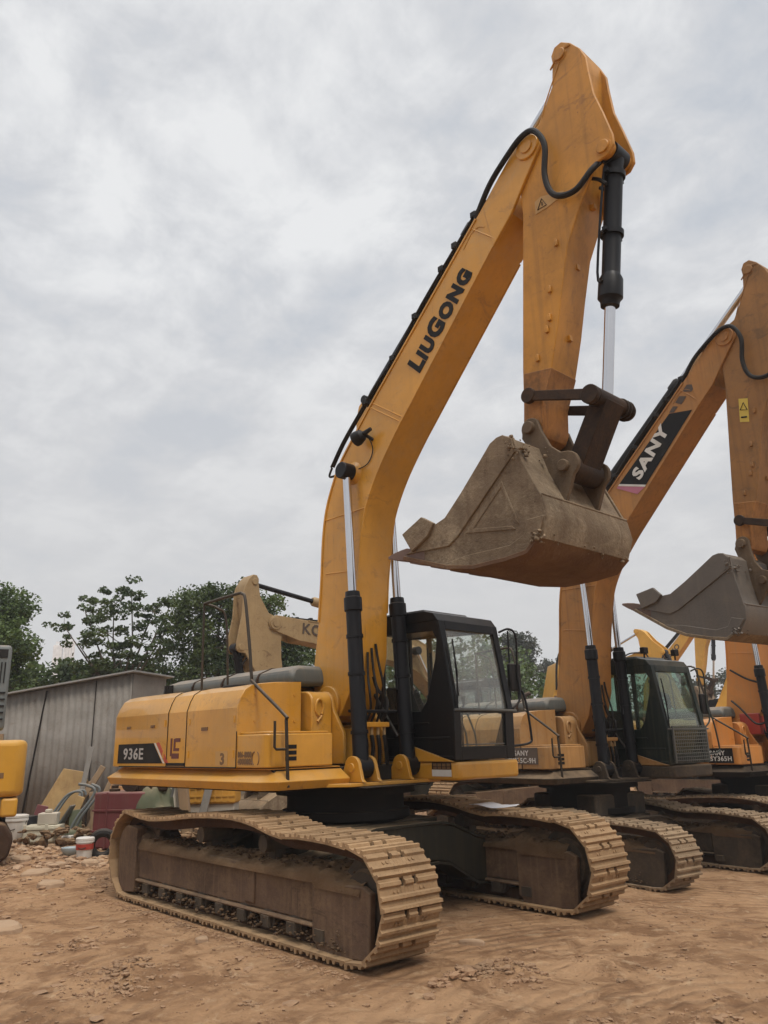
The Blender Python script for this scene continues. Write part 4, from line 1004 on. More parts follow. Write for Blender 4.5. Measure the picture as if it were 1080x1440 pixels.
P('model_plate', quad_y([(-2.55,1.685),(-1.67,1.69),(-1.44,1.47),(-2.555,1.465)], -1.4605), 'decal_black', hood)
O = (-2.40,-1.4645,1.515)
P('model_number', fit(text_mb('936E', .175, O, (1,0,0), (0,0,1), bold=.003, ext=.002), .50, O, (1,0,0)), 'decal_grey', hood)
P('red_stripe', quad_y([(-1.60,1.692),(-1.53,1.692),(-1.30,1.47),(-1.37,1.47)], -1.4605).prism([(-1.565,1.70),(-1.545,1.70),(-1.315,1.475),(-1.335,1.475)],-1.4655,-1.4635), 'decal_red', hood)
P('white_stripe', quad_y([(-1.65,1.69),(-1.62,1.69),(-1.39,1.47),(-1.42,1.47)], -1.4606), 'decal_white', hood)
lc = MB()
for a,b,c,d in ((-1.27,-1.235,1.545,1.735),(-1.235,-1.08,1.52,1.575),(-1.20,-1.165,1.60,1.73),(-1.165,-1.06,1.695,1.735),(-1.165,-1.08,1.60,1.63)):
    lc.box(a,b,-1.4645,-1.4605,c,d)
P('maker_mark', lc, 'decal_red_dark', hood)
P('number_sticker', quad_y([(-.33,1.59),(-.10,1.59),(-.10,1.45),(-.33,1.45)], -1.4605), 'sticker', hood)
O = (-.24,-1.464,1.465); P('sticker_digit', fit(text_mb('3', .15, O, (1,0,0), (0,0,1), bold=.006, ext=.001), .08, O, (1,0,0)), 'decal_brown', hood)
ph = MB()
for txt, z, wd in (('086-8000',1.53,.24),('4000805',1.465,.26)):
    O = (.075,-1.4585,z); t_ = fit(text_mb(txt, .075, O, (1,0,0), (0,0,1), bold=.004, ext=.001), wd, O, (1,0,0)); ph.add(t_.v, t_.f)
ph.tube([(.36+.035*cos(t*.45),-1.4575,1.52+.06*sin(t*.45)) for t in range(3,11)],.006,5).tube([(.405+.035*cos(t*.45),-1.455,1.52+.06*sin(t*.45)) for t in range(-3,4)],.006,5)
P('phone_number', ph, 'decal_brown', tbo)
cp = kid(main,'cab_platform')
P('serial_plate', quad_y([(.93,1.425),(1.205,1.425),(1.205,1.355),(.93,1.355)], .4175), 'decal_black', cp)
P('serial_plate', quad_y([(.93,1.352),(1.205,1.352),(1.205,1.285),(.93,1.285)], .4175), 'decal_white', cp)
g_ = MB()
for k in range(4): g_.box(.95+.065*k,1.0+.065*k,.411,.4142,1.385,1.415).box(.95+.065*k,1.0+.065*k,.411,.4142,1.36,1.378)
P('plate_grid', g_, 'decal_brown', cp)
P('warning_sticker', MB().prism([(3.225,6.80),(3.30,6.82),(3.56,6.74),(3.55,6.69),(3.36,6.66),(3.225,6.655)], -.2045, -.2015), 'sticker', arm)
P('warning_triangle', MB().tube([(3.255,-.206,6.69),(3.36,-.206,6.69),(3.31,-.206,6.79)], .006, 5, True).tube([(3.31,-.206,6.71),(3.31,-.206,6.75)],.006,5), 'decal_black', arm)
# a sheet of paper on the far track
o = MB(); nx=8
for i in range(nx+1):
    for j in range(5):
        x = -.22+.44*i/nx; y = -.16+.32*j/4
        o.v.append(Vector((x,y,.004+.010*sin(i*.9)+.012*(j==4)*(i>4))))
for i in range(nx):
    for j in range(4): o.f.append((i*5+j,i*5+j+1,(i+1)*5+j+1,(i+1)*5+j))
pp_ = obj('paper_sheet', o, 'paper', smooth=60); pp_.location = (1.15,1.14,.955); pp_.rotation_euler = (0,radians(3),.15)
pp_.modifiers.new('thick','SOLIDIFY').thickness = .003
tag(pp_, 'white paper sheet lying on the far crawler track of the front excavator', 'paper')

sany = dict(base); sany.update(body='sany_body', skirt='frame_dark', boom='sany', arm='sany_arm', cabpaint='greenblack', glassfront='glass_green', glass='glass_green', armtip='armtip', bucket='bucket_grey',
            bucket_floor='bucket', shoe='shoe_grey', frame='frame_dark', carbody='frame_dark', cyl_arm='plastic', lug='frame_dark')
SY = -.09
sroot = Vector((-.13,5.27,-.216))+Vector((-.47*cos(SY),-.47*sin(SY),0))
s, PS, shood, stbo = excavator('excavator', sroot, SY, 'dusty ochre excavator with dark green cab and clean grey bucket, behind the front one', sany, und=(1.0,.85,.86),
    dboom=(-.03,0,radians(-2.6),1.01), darm=(.02,0,0), dbucket=radians(-14.4), feat=('lamps','grille'), group='excavators parked side by side')
orange = dict(sany); orange.update(body='orange', boom='orange', arm='orange', skirt='under', cabpaint='black')
t3, PT, thood, ttbo = excavator('excavator', Vector((-.30,10.40,-.32)), -.05, 'orange excavator at the right picture edge with black label on its side box', orange, und=(1.0,.88,.88),
    dboom=(0,0,radians(-1),1), feat=('lamps',), lod=1, group='excavators parked side by side')
O = (-.40,-1.46,1.60)
tp_ = MB().box(-.08,.42,-1.468,-1.4615,1.46,1.72)
PT('black_label', tp_, 'decal_black', thood)
tx = MB()
for txt,z,wd in (('SANY',1.60,.3),('SY365H',1.50,.42)):
    O = (-.03,-1.4715,z); q = fit(text_mb(txt,.11,O,(1,0,0),(0,0,1),bold=.003,ext=.001),wd,O,(1,0,0)); tx.add(q.v,q.f)
PT('label_lettering', tx, 'decal_white', thood)
PT('red_box', MB().box(.0,.4,-.28,.1,1.95,2.35), 'red', bevel=.02)
PT('boom_side_hose', MB().tube(CR([(.62,-.34,2.2),(.4,-.42,2.15),(.1,-.38,2.45),(-.1,-.3,2.6)],6),.02,8).tube(CR([(.6,-.36,2.9),(.3,-.34,3.0),(-.05,-.28,3.2)],6),.02,8), 'rubber')

kom = dict(base); kom.update(lug='beige', body='beige', skirt='beige', boom='beige', arm='beige', armtip='beige', bucket='bucket', cyl_arm='beige', armrod='cylblack')
tipw = at(380,884,16.6); 
k_, PK, khood, ktbo = excavator('excavator', Vector((tipw.x, tipw.y+5.9, -.05)), radians(-90), 'faded beige excavator standing behind the front one, its arm hanging upright over the hood', kom,
    dboom=(0,0,radians(-40),1), darm=(0,0,radians(-3)), dbucket=radians(40), lod=1)
def TBk(p):
    q = rotp(p, radians(-40), (0,2.06)); return q
a0 = TBk((2.80,6.885)); b0 = TBk((1.74,5.885)); R = Vector((b0[0]-a0[0],0,b0[1]-a0[1])).normalized()
U = Vector((-R.z,0,R.x)); U = U if U.z > 0 else -U
O = Vector((a0[0],.244,a0[1]))
PK('boom_lettering', fit(text_mb('KOMATSU', .32, O, R, U, bold=.006, ext=.002), 1.7, O, R), 'decal_brown_dark', kid(k_,'boom'))

fy = dict(base); fy.update(body='far_yellow', skirt='far_yellow', boom='far_yellow', arm='far_yellow', armtip='far_yellow')
tipw = at(985,893,40)
f1, PF, fh1, _ = excavator('excavator', Vector((tipw.x-3.2,tipw.y-.2,-.3)), 0, 'distant yellow excavator under the raised grey bucket, arm pointing down', fy, lod=2, group='distant yellow excavators')
rd = Vector((.70,0,.714)); O = (1.5,-.2335,5.5)
PF('boom_lettering', fit(text_mb('KATO', .36, O, rd, (-.714,0,.70), bold=.012, ext=.002), 1.1, O, rd), 'decal_brown_dark', kid(f1,'boom'))
tipw = at(905,905,33)
f2, PF, _, _ = excavator('excavator', Vector((tipw.x-5.4,tipw.y-.2,-.3)), 0, 'distant yellow excavator just above the dark green cab roof, boom lowered', fy, dboom=(0,0,radians(-30),1), darm=(0,0,radians(35)), lod=2, group='distant yellow excavators')
tipw = at(1012,1040,27)
f3, PF3, _, _ = excavator('excavator', Vector((tipw.x,tipw.y,-.3)), radians(12), 'distant yellow excavator behind the orange one, between its boom and the dark green cab', fy, dboom=(0,0,radians(-22),1), darm=(0,0,radians(20)), lod=2, group='distant yellow excavators')
sb, sa, stb = kid(s,'boom'), kid(s,'arm'), stbo
PS('boom_decal', quad_y([(1.39,5.70),(1.87,5.555),(2.80,6.455),(2.42,6.53)], -.2335, .002), 'decal_black', sb)
PS('decal_stripe', quad_y([(1.365,5.675),(1.39,5.70),(1.87,5.555),(1.845,5.53)], -.2335, .002), 'decal_white', sb)
PS('decal_stripe', quad_y([(1.33,5.645),(1.362,5.672),(1.842,5.527),(1.70,5.45)], -.2335, .002), 'decal_pink', sb)
PS('decal_block', quad_y([(2.42,6.545),(2.50,6.62),(2.58,6.59),(2.50,6.52)], -.2335, .002).prism([(2.545,6.665),(2.625,6.74),(2.74,6.695),(2.64,6.60)],-.2355,-.2335)
   .prism([(2.68,6.79),(2.77,6.87),(2.92,6.82),(2.83,6.735)],-.2355,-.2335), 'decal_brown_dark', sb)
O = (1.765,-.2365,5.655); rd = Vector((.705,0,.71)).normalized()
PS('boom_lettering', fit(text_mb('SANY', .27, O, rd, (-.71,0,.705), bold=.012, ext=.002), .90, O, rd), 'decal_white', sb)
PS('warning_sticker', quad_y([(3.50,6.37),(3.63,6.33),(3.60,5.99),(3.47,6.03)], -.2015, .002), 'decal_yellow', sa)
PS('warning_triangle', MB().tube([(3.50,-.2045,6.2),(3.60,-.2045,6.17),(3.56,-.2045,6.29)],.008,5,True).tube([(3.50,-.2045,6.09),(3.58,-.2045,6.07)],.012,5), 'decal_black', sa)
PS('side_label', quad_y([(-.30,1.735),(.38,1.735),(.38,1.50),(-.30,1.50)], -1.4605, .003), 'decal_grey_dark', shood)
tx = MB()
for txt, z, wd, x0 in (('SANY',1.625,.30,-.1),('SY335C-9H',1.52,.55,-.22)):
    O = (x0,-1.465,z); q = fit(text_mb(txt,.10,O,(1,0,0),(0,0,1),bold=.002,ext=.001),wd,O,(1,0,0)); tx.add(q.v,q.f)
PS('label_lettering', tx, 'decal_white', shood)

# yellow ribbed bin far behind
hp = at(792,985,30); bn = empty('ribbed_bin', (hp.x,hp.y,-.3), math.atan2(rt.y,rt.x), 'bright yellow ribbed steel bin with slanted side, seen left of the ochre boom', 'bin')
b = MB().prism([(1.3,0),(-.72,0),(-.72,1.2),(-.86,2.2),(-.26,4.62),(1.3,4.7)], -1.1, 1.1)
obj('bin_body', b, 'yellow_clean', bn, .03)
for k in range(4):
    obj('rib', MB().tube([(-.62+.30*k,-1.12,2.25),(-.05+.30*k,-1.12,4.55)], .035, 6), 'decal_stripe', bn)
obj('rim', MB().box(-.55,1.3,-1.16,-1.10,3.30,3.40), 'decal_brown', bn)
obj('bin_hose', MB().tube(CR([(-.45,-1.15,3.6),(-.35,-1.15,4.6),(-.05,-1.1,5.1),(.35,-1.0,4.9),(.4,-1.1,4.2)],6),.04,8), 'rubber', bn)

# yellow machine cut by the left picture edge
q = at(35,1090,12.5); 
lm = empty('excavator', (q.x,q.y,0), radians(45), 'bright yellow machine at the left picture edge with grey louvred panel above its counterweight', 'excavator')
# local: x to the camera's right, y away
lm.rotation_euler = (0,0,math.atan2(rt.y, rt.x)+radians(25))
cw = MB().loft([[(x,y,z) for x,y in [(-2.6,-.02),(-.16,-.02),(-.04,.05),(0,.2),(0,1.3),(-2.6,1.3)]] for z in (.98,1.80)])
obj('counterweight', cw, 'yellow_clean', lm, .09, seg=4)
cw2 = MB().box(-2.6,-.30,.01,1.3,.70,.965).box(-.29,-.06,.01,1.3,.70,.965)
obj('lower_cover', cw2, 'yellow_clean', lm, .04, seg=3)
obj('panel_recess', MB().box(-.36,-.29,-.028,-.019,1.25,1.33), 'decal_brown', lm, .004)
gp = MB().box(-1.8,-.36,.25,.9,1.95,3.25)
gpo = obj('grey_panel', gp, 'grey_light', lm, .06, seg=3)
lv = MB()
for k in range(5): lv.box(-1.7,-.39,.232,.252,2.10+.10*k,2.125+.10*k)
obj('louvre', lv, 'plastic', gpo)
ms = MB()
for k in range(14): ms.box(-1.12+.052*k,-1.10+.052*k,.236,.252,2.66,2.98)
ms.box(-.77,-.41,.238,.252,3.05,3.18)
obj('mesh_grille', ms, 'plastic', gpo)
obj('chassis', MB().box(-2.4,-.2,.2,1.2,.42,.70), 'under', lm, .03)
tk = MB().loft([[(-3.2,y,0),(-.35,y,0),(-.12,y,.16),(-.07,y,.4),(-.20,y,.62),(-.5,y,.7),(-3.2,y,.7)] for y in (-.1,.55)])
obj('crawler_track', tk, 'chain', lm, .04)

# ------------------------------------------------------------------ shed
q0 = at(-60,1000,18.2); q1 = at(184,1000,17.3)
dv = Vector((q1.x-q0.x,q1.y-q0.y,0)); Ls = dv.length; dv.normalize(); nv = Vector((dv.y,-dv.x,0))
sh = empty('shed', (q0.x,q0.y,0), math.atan2(dv.y,dv.x), 'low shed of weathered brown corrugated sheet with a sloping sheet roof', 'shed')
zt = lambda x: 2.66+.52*x/Ls
mb = MB(); n = int(Ls/.021)
for i in range(n+1):
    x = Ls*i/n; y = .016*math.sin(x*2*pi/.16)
    mb.v += [Vector((x,y,-.1)),Vector((x,y,zt(x)))]
for i in range(n): mb.f.append((2*i,2*i+2,2*i+3,2*i+1))
w_ = obj('wall', mb, 'galv', sh, smooth=60); w_.modifiers.new('t','SOLIDIFY').thickness = .01
mb = MB().box(Ls-.03,Ls,.03,1.5,-.1,zt(Ls)).box(0,.03,.03,1.5,-.1,zt(0)).box(.03,Ls-.03,1.47,1.5,-.1,2.6)
obj('rear_wall', mb, 'galv', sh)
mb = MB().loft([[(-.3,-.16,zt(-.3)+.02),(Ls+.1,-.16,zt(Ls+.1)+.02),(Ls+.1,1.7,zt(Ls+.1)+.02),(-.3,1.7,zt(-.3)+.02)],[(-.3,-.16,zt(-.3)+.055),(Ls+.1,-.16,zt(Ls+.1)+.055),(Ls+.1,1.7,zt(Ls+.1)+.055),(-.3,1.7,zt(-.3)+.055)]])
obj('roof', mb, 'roof', sh)
for x in (Ls*.80,):
    obj('sheet_overlap', MB().box(x,x+.012,-.034,-.02,-.05,zt(x)-.01), 'under', sh)
mb = MB()
for x in (1.9,): mb.tube([(x+.34,-.03,zt(x)),(x,-.035,.1)], .018, 6)
obj('wall_seam', mb, 'under', sh)
obj('wall_panel', MB().box(1.02,1.28,-.05,-.026,1.62,2.0), 'wood', sh, label='small dark board on the shed wall')
obj('wall_panel', MB().box(1.12,1.30,-.06,-.026,1.22,1.60), 'white_pl', sh, label='small pale board on the shed wall')

# ------------------------------------------------------------------ things lying in front of the shed
FACE = math.atan2(rt.y, rt.x)
def put(nm, px, py, lab, cat, rz=0, dz=0, group=None):
    p = ground_pt(px,py); return empty(nm, (p.x,p.y,p.z+dz), FACE+rz, lab, cat, group)
def single(nm, mb, mat, px, py, lab, cat, rz=0, bevel=.01, dz=0, smooth=35, group=None):
    p = ground_pt(px,py); o = obj(nm, mb, mat, bevel=bevel, smooth=smooth); o.location = (p.x,p.y,p.z+dz); o.rotation_euler = (0,0,FACE+rz); tag(o, lab, cat, group); return o
def pail(px, py, r, h, mat, lab, lid=None):
    e = put('pail', px, py, lab, 'pail')
    obj('pail_body', MB().lathe((0,0,0),(0,0,h),[(0,r*.82),(.01,r*.84),(h*.86,r*.97),(h*.87,r*1.04),(h*.93,r*1.05),(h,r)],24), mat, e)
    obj('pail_handle', MB().tube(CR([(-r,0,h*.9),(-r*.8,-.05,h*.7),(0,-r*1.15,h*.55),(r*.8,-.05,h*.7),(r,0,h*.9)],5),.008,6), 'pin', e)
    if lid: obj('pail_lid', MB().lathe((0,0,h),(0,0,h+.04),[(0,r*1.06),(.03,r*1.06),(.04,r*.9)],24), lid, e)
    return e
pail(18,1188,.21,.46,'white_pl','white plastic pail on the ground under the yellow machine at the left edge','white_pl')
single('plastic_jug', MB().lathe((0,0,0),(0,0,.4),[(0,.10),(.02,.11),(.24,.11),(.30,.06),(.33,.045),(.36,.05),(.4,.05)],16), 'white_pl', 24,1160,'small white jug standing just behind the white pail','jug', dz=.3)
single('oil_drum', MB().lathe((0,0,0),(0,0,.42),[(0,.15),(.02,.16),(.14,.155),(.15,.165),(.17,.155),(.28,.155),(.29,.165),(.31,.155),(.40,.16),(.42,.15)],20), 'plastic', 37,1184,'short dark drum between the white pail and the cream box','drum')
e = put('cream_box', 61,1186,'cream slatted box with a smaller carton on top, in front of the leaning rusty board','box',.15)
obj('box_body', MB().box(-.30,.30,-.2,.2,.0,.30), 'cream', e, .015)
sl = MB()
for z in (.05,.15,.25): sl.box(-.31,.31,-.215,-.2,z-.02,z+.02)
sl.box(-.31,-.25,-.225,-.215,0,.32).box(.05,.11,-.225,-.215,0,.32)
obj('box_slats', sl, 'cream', e, .005)
obj('carton', MB().box(-.10,.22,-.16,.12,.302,.50).box(.0,.1,-.1,.05,.5,.56), 'sack', e, .015)
def leaning(nm, px, py, w, h, t, tilt, lean, mat, lab, cat, prof=None):
    e = MB(); pr = prof or [(-w/2,0),(w/2,0),(w/2,h),(-w/2,h)]
    e.prism(pr, -t/2, t/2)
    e.v = [Matrix.Rotation(-lean,3,'X') @ (Matrix.Rotation(tilt,3,'Y') @ v) for v in e.v]
    return single(nm, e, mat, px, py, lab, cat, bevel=.012)
leaning('scrap_board', 56,1176,.62,1.25,.06,.42,.22,'rusty','rusty yellow-brown sheet board leaning right against the shed wall','board',[(-.3,0),(.3,0),(.34,.9),(.30,1.22),(.12,1.34),(-.28,1.24)])
leaning('plank', 80,1178,.12,1.45,.04,.50,.2,'wood','dark narrow plank leaning beside the rusty board','plank')
leaning('plank', 146,1182,.30,.95,.05,.16,.2,'wood_orange','orange plywood plank leaning against the maroon tank','plank')
leaning('plank', 118,1180,.10,1.1,.04,.34,.2,'wood','thin brown plank leaning between the bent chair frames','plank')
leaning('plank', 101,1176,.10,1.7,.04,.06,.24,'galv','tall grey plank standing against the shed wall behind the chair frames','plank')
for px,py,w_,h_,tl,le,mt,lab in ((66,1174,.10,1.2,.62,.25,'wood','dark thin plank leaning low behind the rusty board'),(88,1178,.16,.8,.30,.2,'rusty','short rusty strip between the rusty board and the left chair frame'),
        (104,1182,.24,.55,-.12,.3,'green','small dull green panel propped between the two chair frames'),(134,1180,.14,.85,-.2,.2,'wood','short brown plank leaning left beside the orange plank'),
        (152,1180,.09,1.15,.30,.15,'wood','thin dark lath standing behind the maroon tank'),(44,1178,.22,.6,.2,.2,'maroon','small dark red sheet leaning beside the short dark drum'),
        (128,1178,.20,.7,.45,.35,'galv','small grey sheet leaning behind the cream paint tin'),(222,1180,.12,1.3,.25,.1,'wood','brown lath standing behind the green tarpaulin'),(276,1180,.14,1.2,.2,.1,'galv','grey strip standing between the brown post and the yellow crate')):
    leaning('board' if w_ > .15 else 'plank', px, py, w_, h_, .035, tl, le, mt, lab, 'board' if w_ > .15 else 'plank')
def chair_frame(px, py, lab, rz):
    e = put('chair_frame', px, py, lab, 'chair frame', rz)
    for y in (-.2,.2):
        obj('side_tube', MB().tube(CR([(-.42,y,.0),(-.25,y,.42),(-.05,y,.74),(.10,y,.84),(.24,y,.84),(.27,y,.76)],5),.022,8), 'grey_light', e)
    obj('seat_panel', MB().loft([[(-.18,-.19,.16),(.10,-.19,.50),(.10,.19,.50),(-.18,.19,.16)],[(-.20,-.19,.18),(.08,-.19,.53),(.08,.19,.53),(-.20,.19,.18)]]), 'grey', e, .008)
    obj('cross_tube', MB().tube([(-.35,-.2,.18),(-.35,.2,.18)],.014,6).tube([(.12,-.2,.84),(.12,.2,.84)],.014,6), 'grey_light', e)
chair_frame(92,1180,'left one of two bent grey chair frames beside the rusty board',.2)
e2 = put('chair_frame', 116,1182,'right one of two bent grey chair frames, nearer the maroon tank','chair frame',.1)
obj('side_tube', MB().tube(CR([(-.30,-.1,.0),(-.12,-.1,.40),(.12,-.1,.74),(.17,-.1,.90),(.02,-.1,.98),(-.12,-.1,1.0)],5),.026,8), 'grey_light', e2)
obj('side_tube', MB().tube(CR([(-.30,.25,.0),(-.12,.25,.40),(.12,.25,.74),(.17,.25,.90),(.02,.25,.98)],5),.026,8), 'grey_light', e2)
obj('seat_panel', MB().loft([[(-.5,-.08,.15),(-.22,-.08,.62),(-.22,.22,.62),(-.5,.22,.15)],[(-.53,-.08,.17),(-.25,-.08,.64),(-.25,.22,.64),(-.53,.22,.17)]]), 'grey', e2, .008)
e = put('maroon_tank', 172,1192,'dark maroon steel tank with ribbed sides, left of the front excavator track','tank',-.1)
obj('tank_body', MB().box(-.42,.46,-.3,.4,.02,.90), 'maroon', e, .03)
obj('tank_rib', MB().box(-.43,.47,-.32,-.3,.28,.31).box(-.43,.47,-.32,-.3,.60,.63).box(-.20,-.17,-.32,-.3,.02,.9), 'maroon', e, .004)
obj('filler_cap', MB().lathe((-.2,0,.9),(-.2,0,1.0),[(0,.09),(.04,.09),(.05,.06),(.1,.06)],16), 'pin', e)
p = ground_pt(172,1192)
e = empty('scrap_engine', (p.x+.25,p.y+.35,p.z+.9), FACE, 'greasy scrap engine lying on top of the maroon tank', 'engine')
obj('engine_block', lumpy(MB().box(-.28,.30,-.2,.2,.0,.22).box(-.2,.2,-.14,.14,.22,.34),.02,6), 'pin', e, .02)
obj('flywheel', MB().cyl((-.30,-.24,.14),(-.30,-.18,.14),.15), 'pin', e)
obj('pipe', MB().tube(CR([(-.1,-.22,.3),(.1,-.26,.40),(.36,-.22,.34),(.42,-.2,.1),(.40,-.2,-.1)],6),.022,8), 'grey', e)
single('white_bottle', MB().lathe((0,0,0),(0,0,.34),[(0,.07),(.02,.08),(.2,.08),(.26,.035),(.3,.03),(.34,.03)],14), 'white_pl', 193,1180,'white bottle standing between the maroon tank and the green tarpaulin','bottle', dz=.45)
def heap(nm, px, py, sx, sy, sz, mat, lab, cat, seed, dz=0, amp=.25):
    b = bmesh.new(); bmesh.ops.create_icosphere(b, subdivisions=4, radius=1)
    mb = MB(); mb.add([Vector((v.co.x*sx,v.co.y*sy,max(0,v.co.z)*sz))*(1+amp*noise.fractal(v.co*2+Vector((seed,0,0)),1,2,4)) for v in b.verts], [[v.index for v in f.verts] for f in b.faces]); b.free()
    return single(nm, mb, mat, px, py, lab, cat, bevel=0, smooth=80, dz=dz)
heap('tarpaulin', 212,1192,.42,.4,1.0,'green','crumpled dark green tarpaulin heap right of the white bottle','tarpaulin',3)
heap('sack', 232,1186,.36,.35,1.35,'sack','tall pale sack standing behind the near track, right of the green tarpaulin','sack',9,amp=.16)
leaning('sheet_roll', 248,1186,.30,1.4,.25,-.12,.05,'grey','grey mesh roll standing between the pale sack and the brown post','roll')
leaning('post', 264,1186,.16,1.35,.16,-.14,.02,'wood','brown wooden post leaning between the mesh roll and the yellow crate','post')
e = put('crate', 301,1178,'yellow plastic crate seen under the front excavator body','crate')
obj('crate_wall', MB().box(-.48,.42,-.3,-.27,.62,1.12).box(-.48,.42,.27,.3,.62,1.12).box(-.48,-.45,-.27,.27,.62,1.12).box(.39,.42,-.27,.27,.62,1.12).box(-.47,.41,-.29,.29,.60,.63), 'crate', e, .008)
cs = MB()
for k in range(7): cs.box(-.44+.12*k,-.41+.12*k,-.315,-.3,.64,1.1)
for z in (.72,.86,1.0): cs.box(-.48,.42,-.318,-.302,z,z+.03)
obj('crate_rib', cs, 'crate', e)
obj('crate_stand', MB().box(-.45,.40,-.25,.25,0,.60), 'concrete', e, .02)
e = put('concrete_block', 358,1178,'long pale concrete block beside the yellow crate, under the excavator body','block')
obj('block_body', MB().box(-.42,.85,-.3,.3,0,1.05), 'concrete', e, .02)
obj('block_stripe', MB().box(-.42,.30,-.305,-.3,.74,.77), 'maroon', e)
obj('block_cap', MB().box(-.44,.87,-.32,.32,1.052,1.10), 'wood', e, .01)
e = pail(118,1206,.13,.25,'white_pl','small white paint pail with a red label band, in front of the maroon tank','white_pl')
obj('label_band', MB().lathe((0,0,.12),(0,0,.20),[(0,.128),(.08,.132)],24), 'red', e)
single('tyre', MB().tube([(.17*cos(a*pi/12),.0,.17+.17*sin(a*pi/12)) for a in range(24)],.065,10,True), 'rubber', 143,1204,'small dark tyre standing by the near track rear end','tyre', rz=.3, bevel=0)
single('bowl', MB().lathe((0,0,0),(0,0,.12),[(0,.06),(.02,.1),(.08,.145),(.12,.15),(.121,.13),(.04,.08)],20), 'decal_blue', 99,1203,'pale blue bowl on the ground left of the red labelled pail','bowl', bevel=0)
single('paint_tin', MB().lathe((0,0,0),(0,0,.22),[(0,.11),(.01,.12),(.2,.12),(.205,.125),(.22,.125)],20), 'cream', 127,1188,'cream paint tin standing before the orange plank','tin', bevel=0)
single('cloth_roll', MB().tube(CR([(-.24,0,.11),(0,.02,.12),(.24,.0,.11)],4),[.09,.1,.11,.115,.12,.12,.11,.1,.09],12), 'green', 106,1186,'dull green rolled cloth lying left of the cream paint tin','cloth', bevel=0)
single('white_block', MB().box(-.08,.08,-.07,.07,0,.15), 'white_pl', 94,1188,'small white block on the ground left of the green cloth roll','block')
# broken pieces of stone and board on the yard
SL = [(30,1212,.30,'long flat pale stone at the far left of the yard'),(52,1230,.34,'flat brown stone slab below the cream box'),(70,1246,.26,'small slab lying on the bare yard left of the near track'),
      (128,1216,.22,'flat broken stone in front of the red labelled pail'),(86,1218,.18,'small broken stone below the blue bowl')]
for px,py,sz_,lab in SL: slab('stone_slab',px,py,sz_*1.4,sz_,.06,px*.1,lab,'clodflat','stone')
def rubble():
    mb = MB(); rnd = random.Random(21)
    for i in range(380):
        px, py = rnd.uniform(-60,175), 1186+abs(rnd.gauss(0,20)); 
        if py > 1262: continue
        p = ground_pt(px,py); add_clod(mb, (p.x,p.y,p.z+.01), .02+.09*rnd.random()**3, rnd, .5)
    rm = surf('rubble_stone', (.36,.235,.145), .9, (.22,.14,.09), .5, 0, None, .4, .4, 30)
    o = obj('rubble', mb, rm, smooth=0); tag(o, 'pale broken rubble strewn over the ground before the shed', 'rubble', kind='stuff')
    mb = MB()
    for i in range(420):
        px, py = rnd.uniform(-40,420), 1180+rnd.uniform(-8,14); p = ground_pt(px,py); r = .04+.12*rnd.random()**2
        add_clod(mb, (p.x,p.y,p.z+.05+rnd.random()*.2), r, rnd, .8)
    o = obj('scrap', mb, 'mud', smooth=0); tag(o, 'dark scrap and dirt piled along the foot of the shed', 'scrap', kind='stuff')
rubble()

# ------------------------------------------------------------------ trees
def leaves(mb, c, r, n, ls, rnd, squash=.8, droop=.0):
    for i in range(n):
        while True:
            d = Vector((rnd.uniform(-1,1),rnd.uniform(-1,1),rnd.uniform(-1,1)))
            if d.length <= 1: break
        p = c+Vector((d.x*r,d.y*r,d.z*r*squash))
        a = Vector((rnd.gauss(0,1),rnd.gauss(0,1),rnd.gauss(0,.6)-droop)).normalized(); b = a.cross(Vector((rnd.gauss(0,1),rnd.gauss(0,1),rnd.gauss(0,1)))).normalized()
        l = ls*rnd.uniform(.6,1.3); w_ = l*.36
        o = len(mb.v); mb.v += [p-a*l*.5, p+b*w_, p+a*l*.5, p-b*w_]; mb.f.append((o,o+1,o+2,o+3))
def tree(nm, base, blobs, lab, mat, ls, per, ncl, seed, trunk_r=.12, squash=.8, clr=.35, droop=.3, group=None):
    """blobs: list of (offset from base, radius, squash); leaves sit in small clusters on limbs inside the blobs"""
    rnd = random.Random(seed); e = empty(nm, base, 0, lab, 'tree', group)
    top = max(b[0][2] for b in blobs)
    tr = MB(); fork = Vector((0,0,top*.45))
    tr.tube(CR([(0,0,-.2),(.05,.03,top*.25),(0,0,top*.45)],4), [trunk_r*(1.15-.05*i) for i in range(9)], 8)
    lv = MB()
    for off, r, sq in blobs:
        c = Vector(off); k = (fork+c)*.5+Vector((rnd.uniform(-.2,.2),rnd.uniform(-.2,.2),.1))
        tr.tube([fork,k,c],[trunk_r*.6,trunk_r*.4,trunk_r*.2],6)
        n = max(3,int(ncl*r*r))
        for i in range(n):
            while True:
                d = Vector((rnd.uniform(-1,1),rnd.uniform(-1,1),rnd.uniform(-1,1)))
                if .35 < d.length <= 1: break
            q = c+Vector((d.x*r,d.y*r,d.z*r*sq))
            if i % 3 == 0: tr.tube([c,(c+q)*.5+Vector((0,0,-.05*r)),q],[trunk_r*.18,trunk_r*.12,trunk_r*.05],4)
            leaves(lv, q, clr*rnd.uniform(.6,1.3), per, ls, rnd, squash, droop)
    obj('trunk', tr, 'bark', e); obj('crown', lv, mat, e, smooth=0)
    return e
def gp(px, dep, z=0): p = at(px,1000,dep); return (p.x,p.y,z)
def rel(base, px, py, dep):
    p = at(px,py,dep); return (p.x-base[0],p.y-base[1],p.z-base[2])
b_ = gp(-10,23)
tree('broadleaf_tree', b_, [(rel(b_,px,py,dep),r,.8) for px,py,dep,r in ((-20,860,23,1.1),(20,850,23.4,.55),(0,905,22.6,1.0),(30,920,23,.45),(-10,950,23,.9),(28,955,22.8,.4),(-45,890,23,1.3))],
     'dense green tree at the left picture edge behind the grey panel', 'leafA', .10, 80, 60, 1)
b_ = gp(165,26)
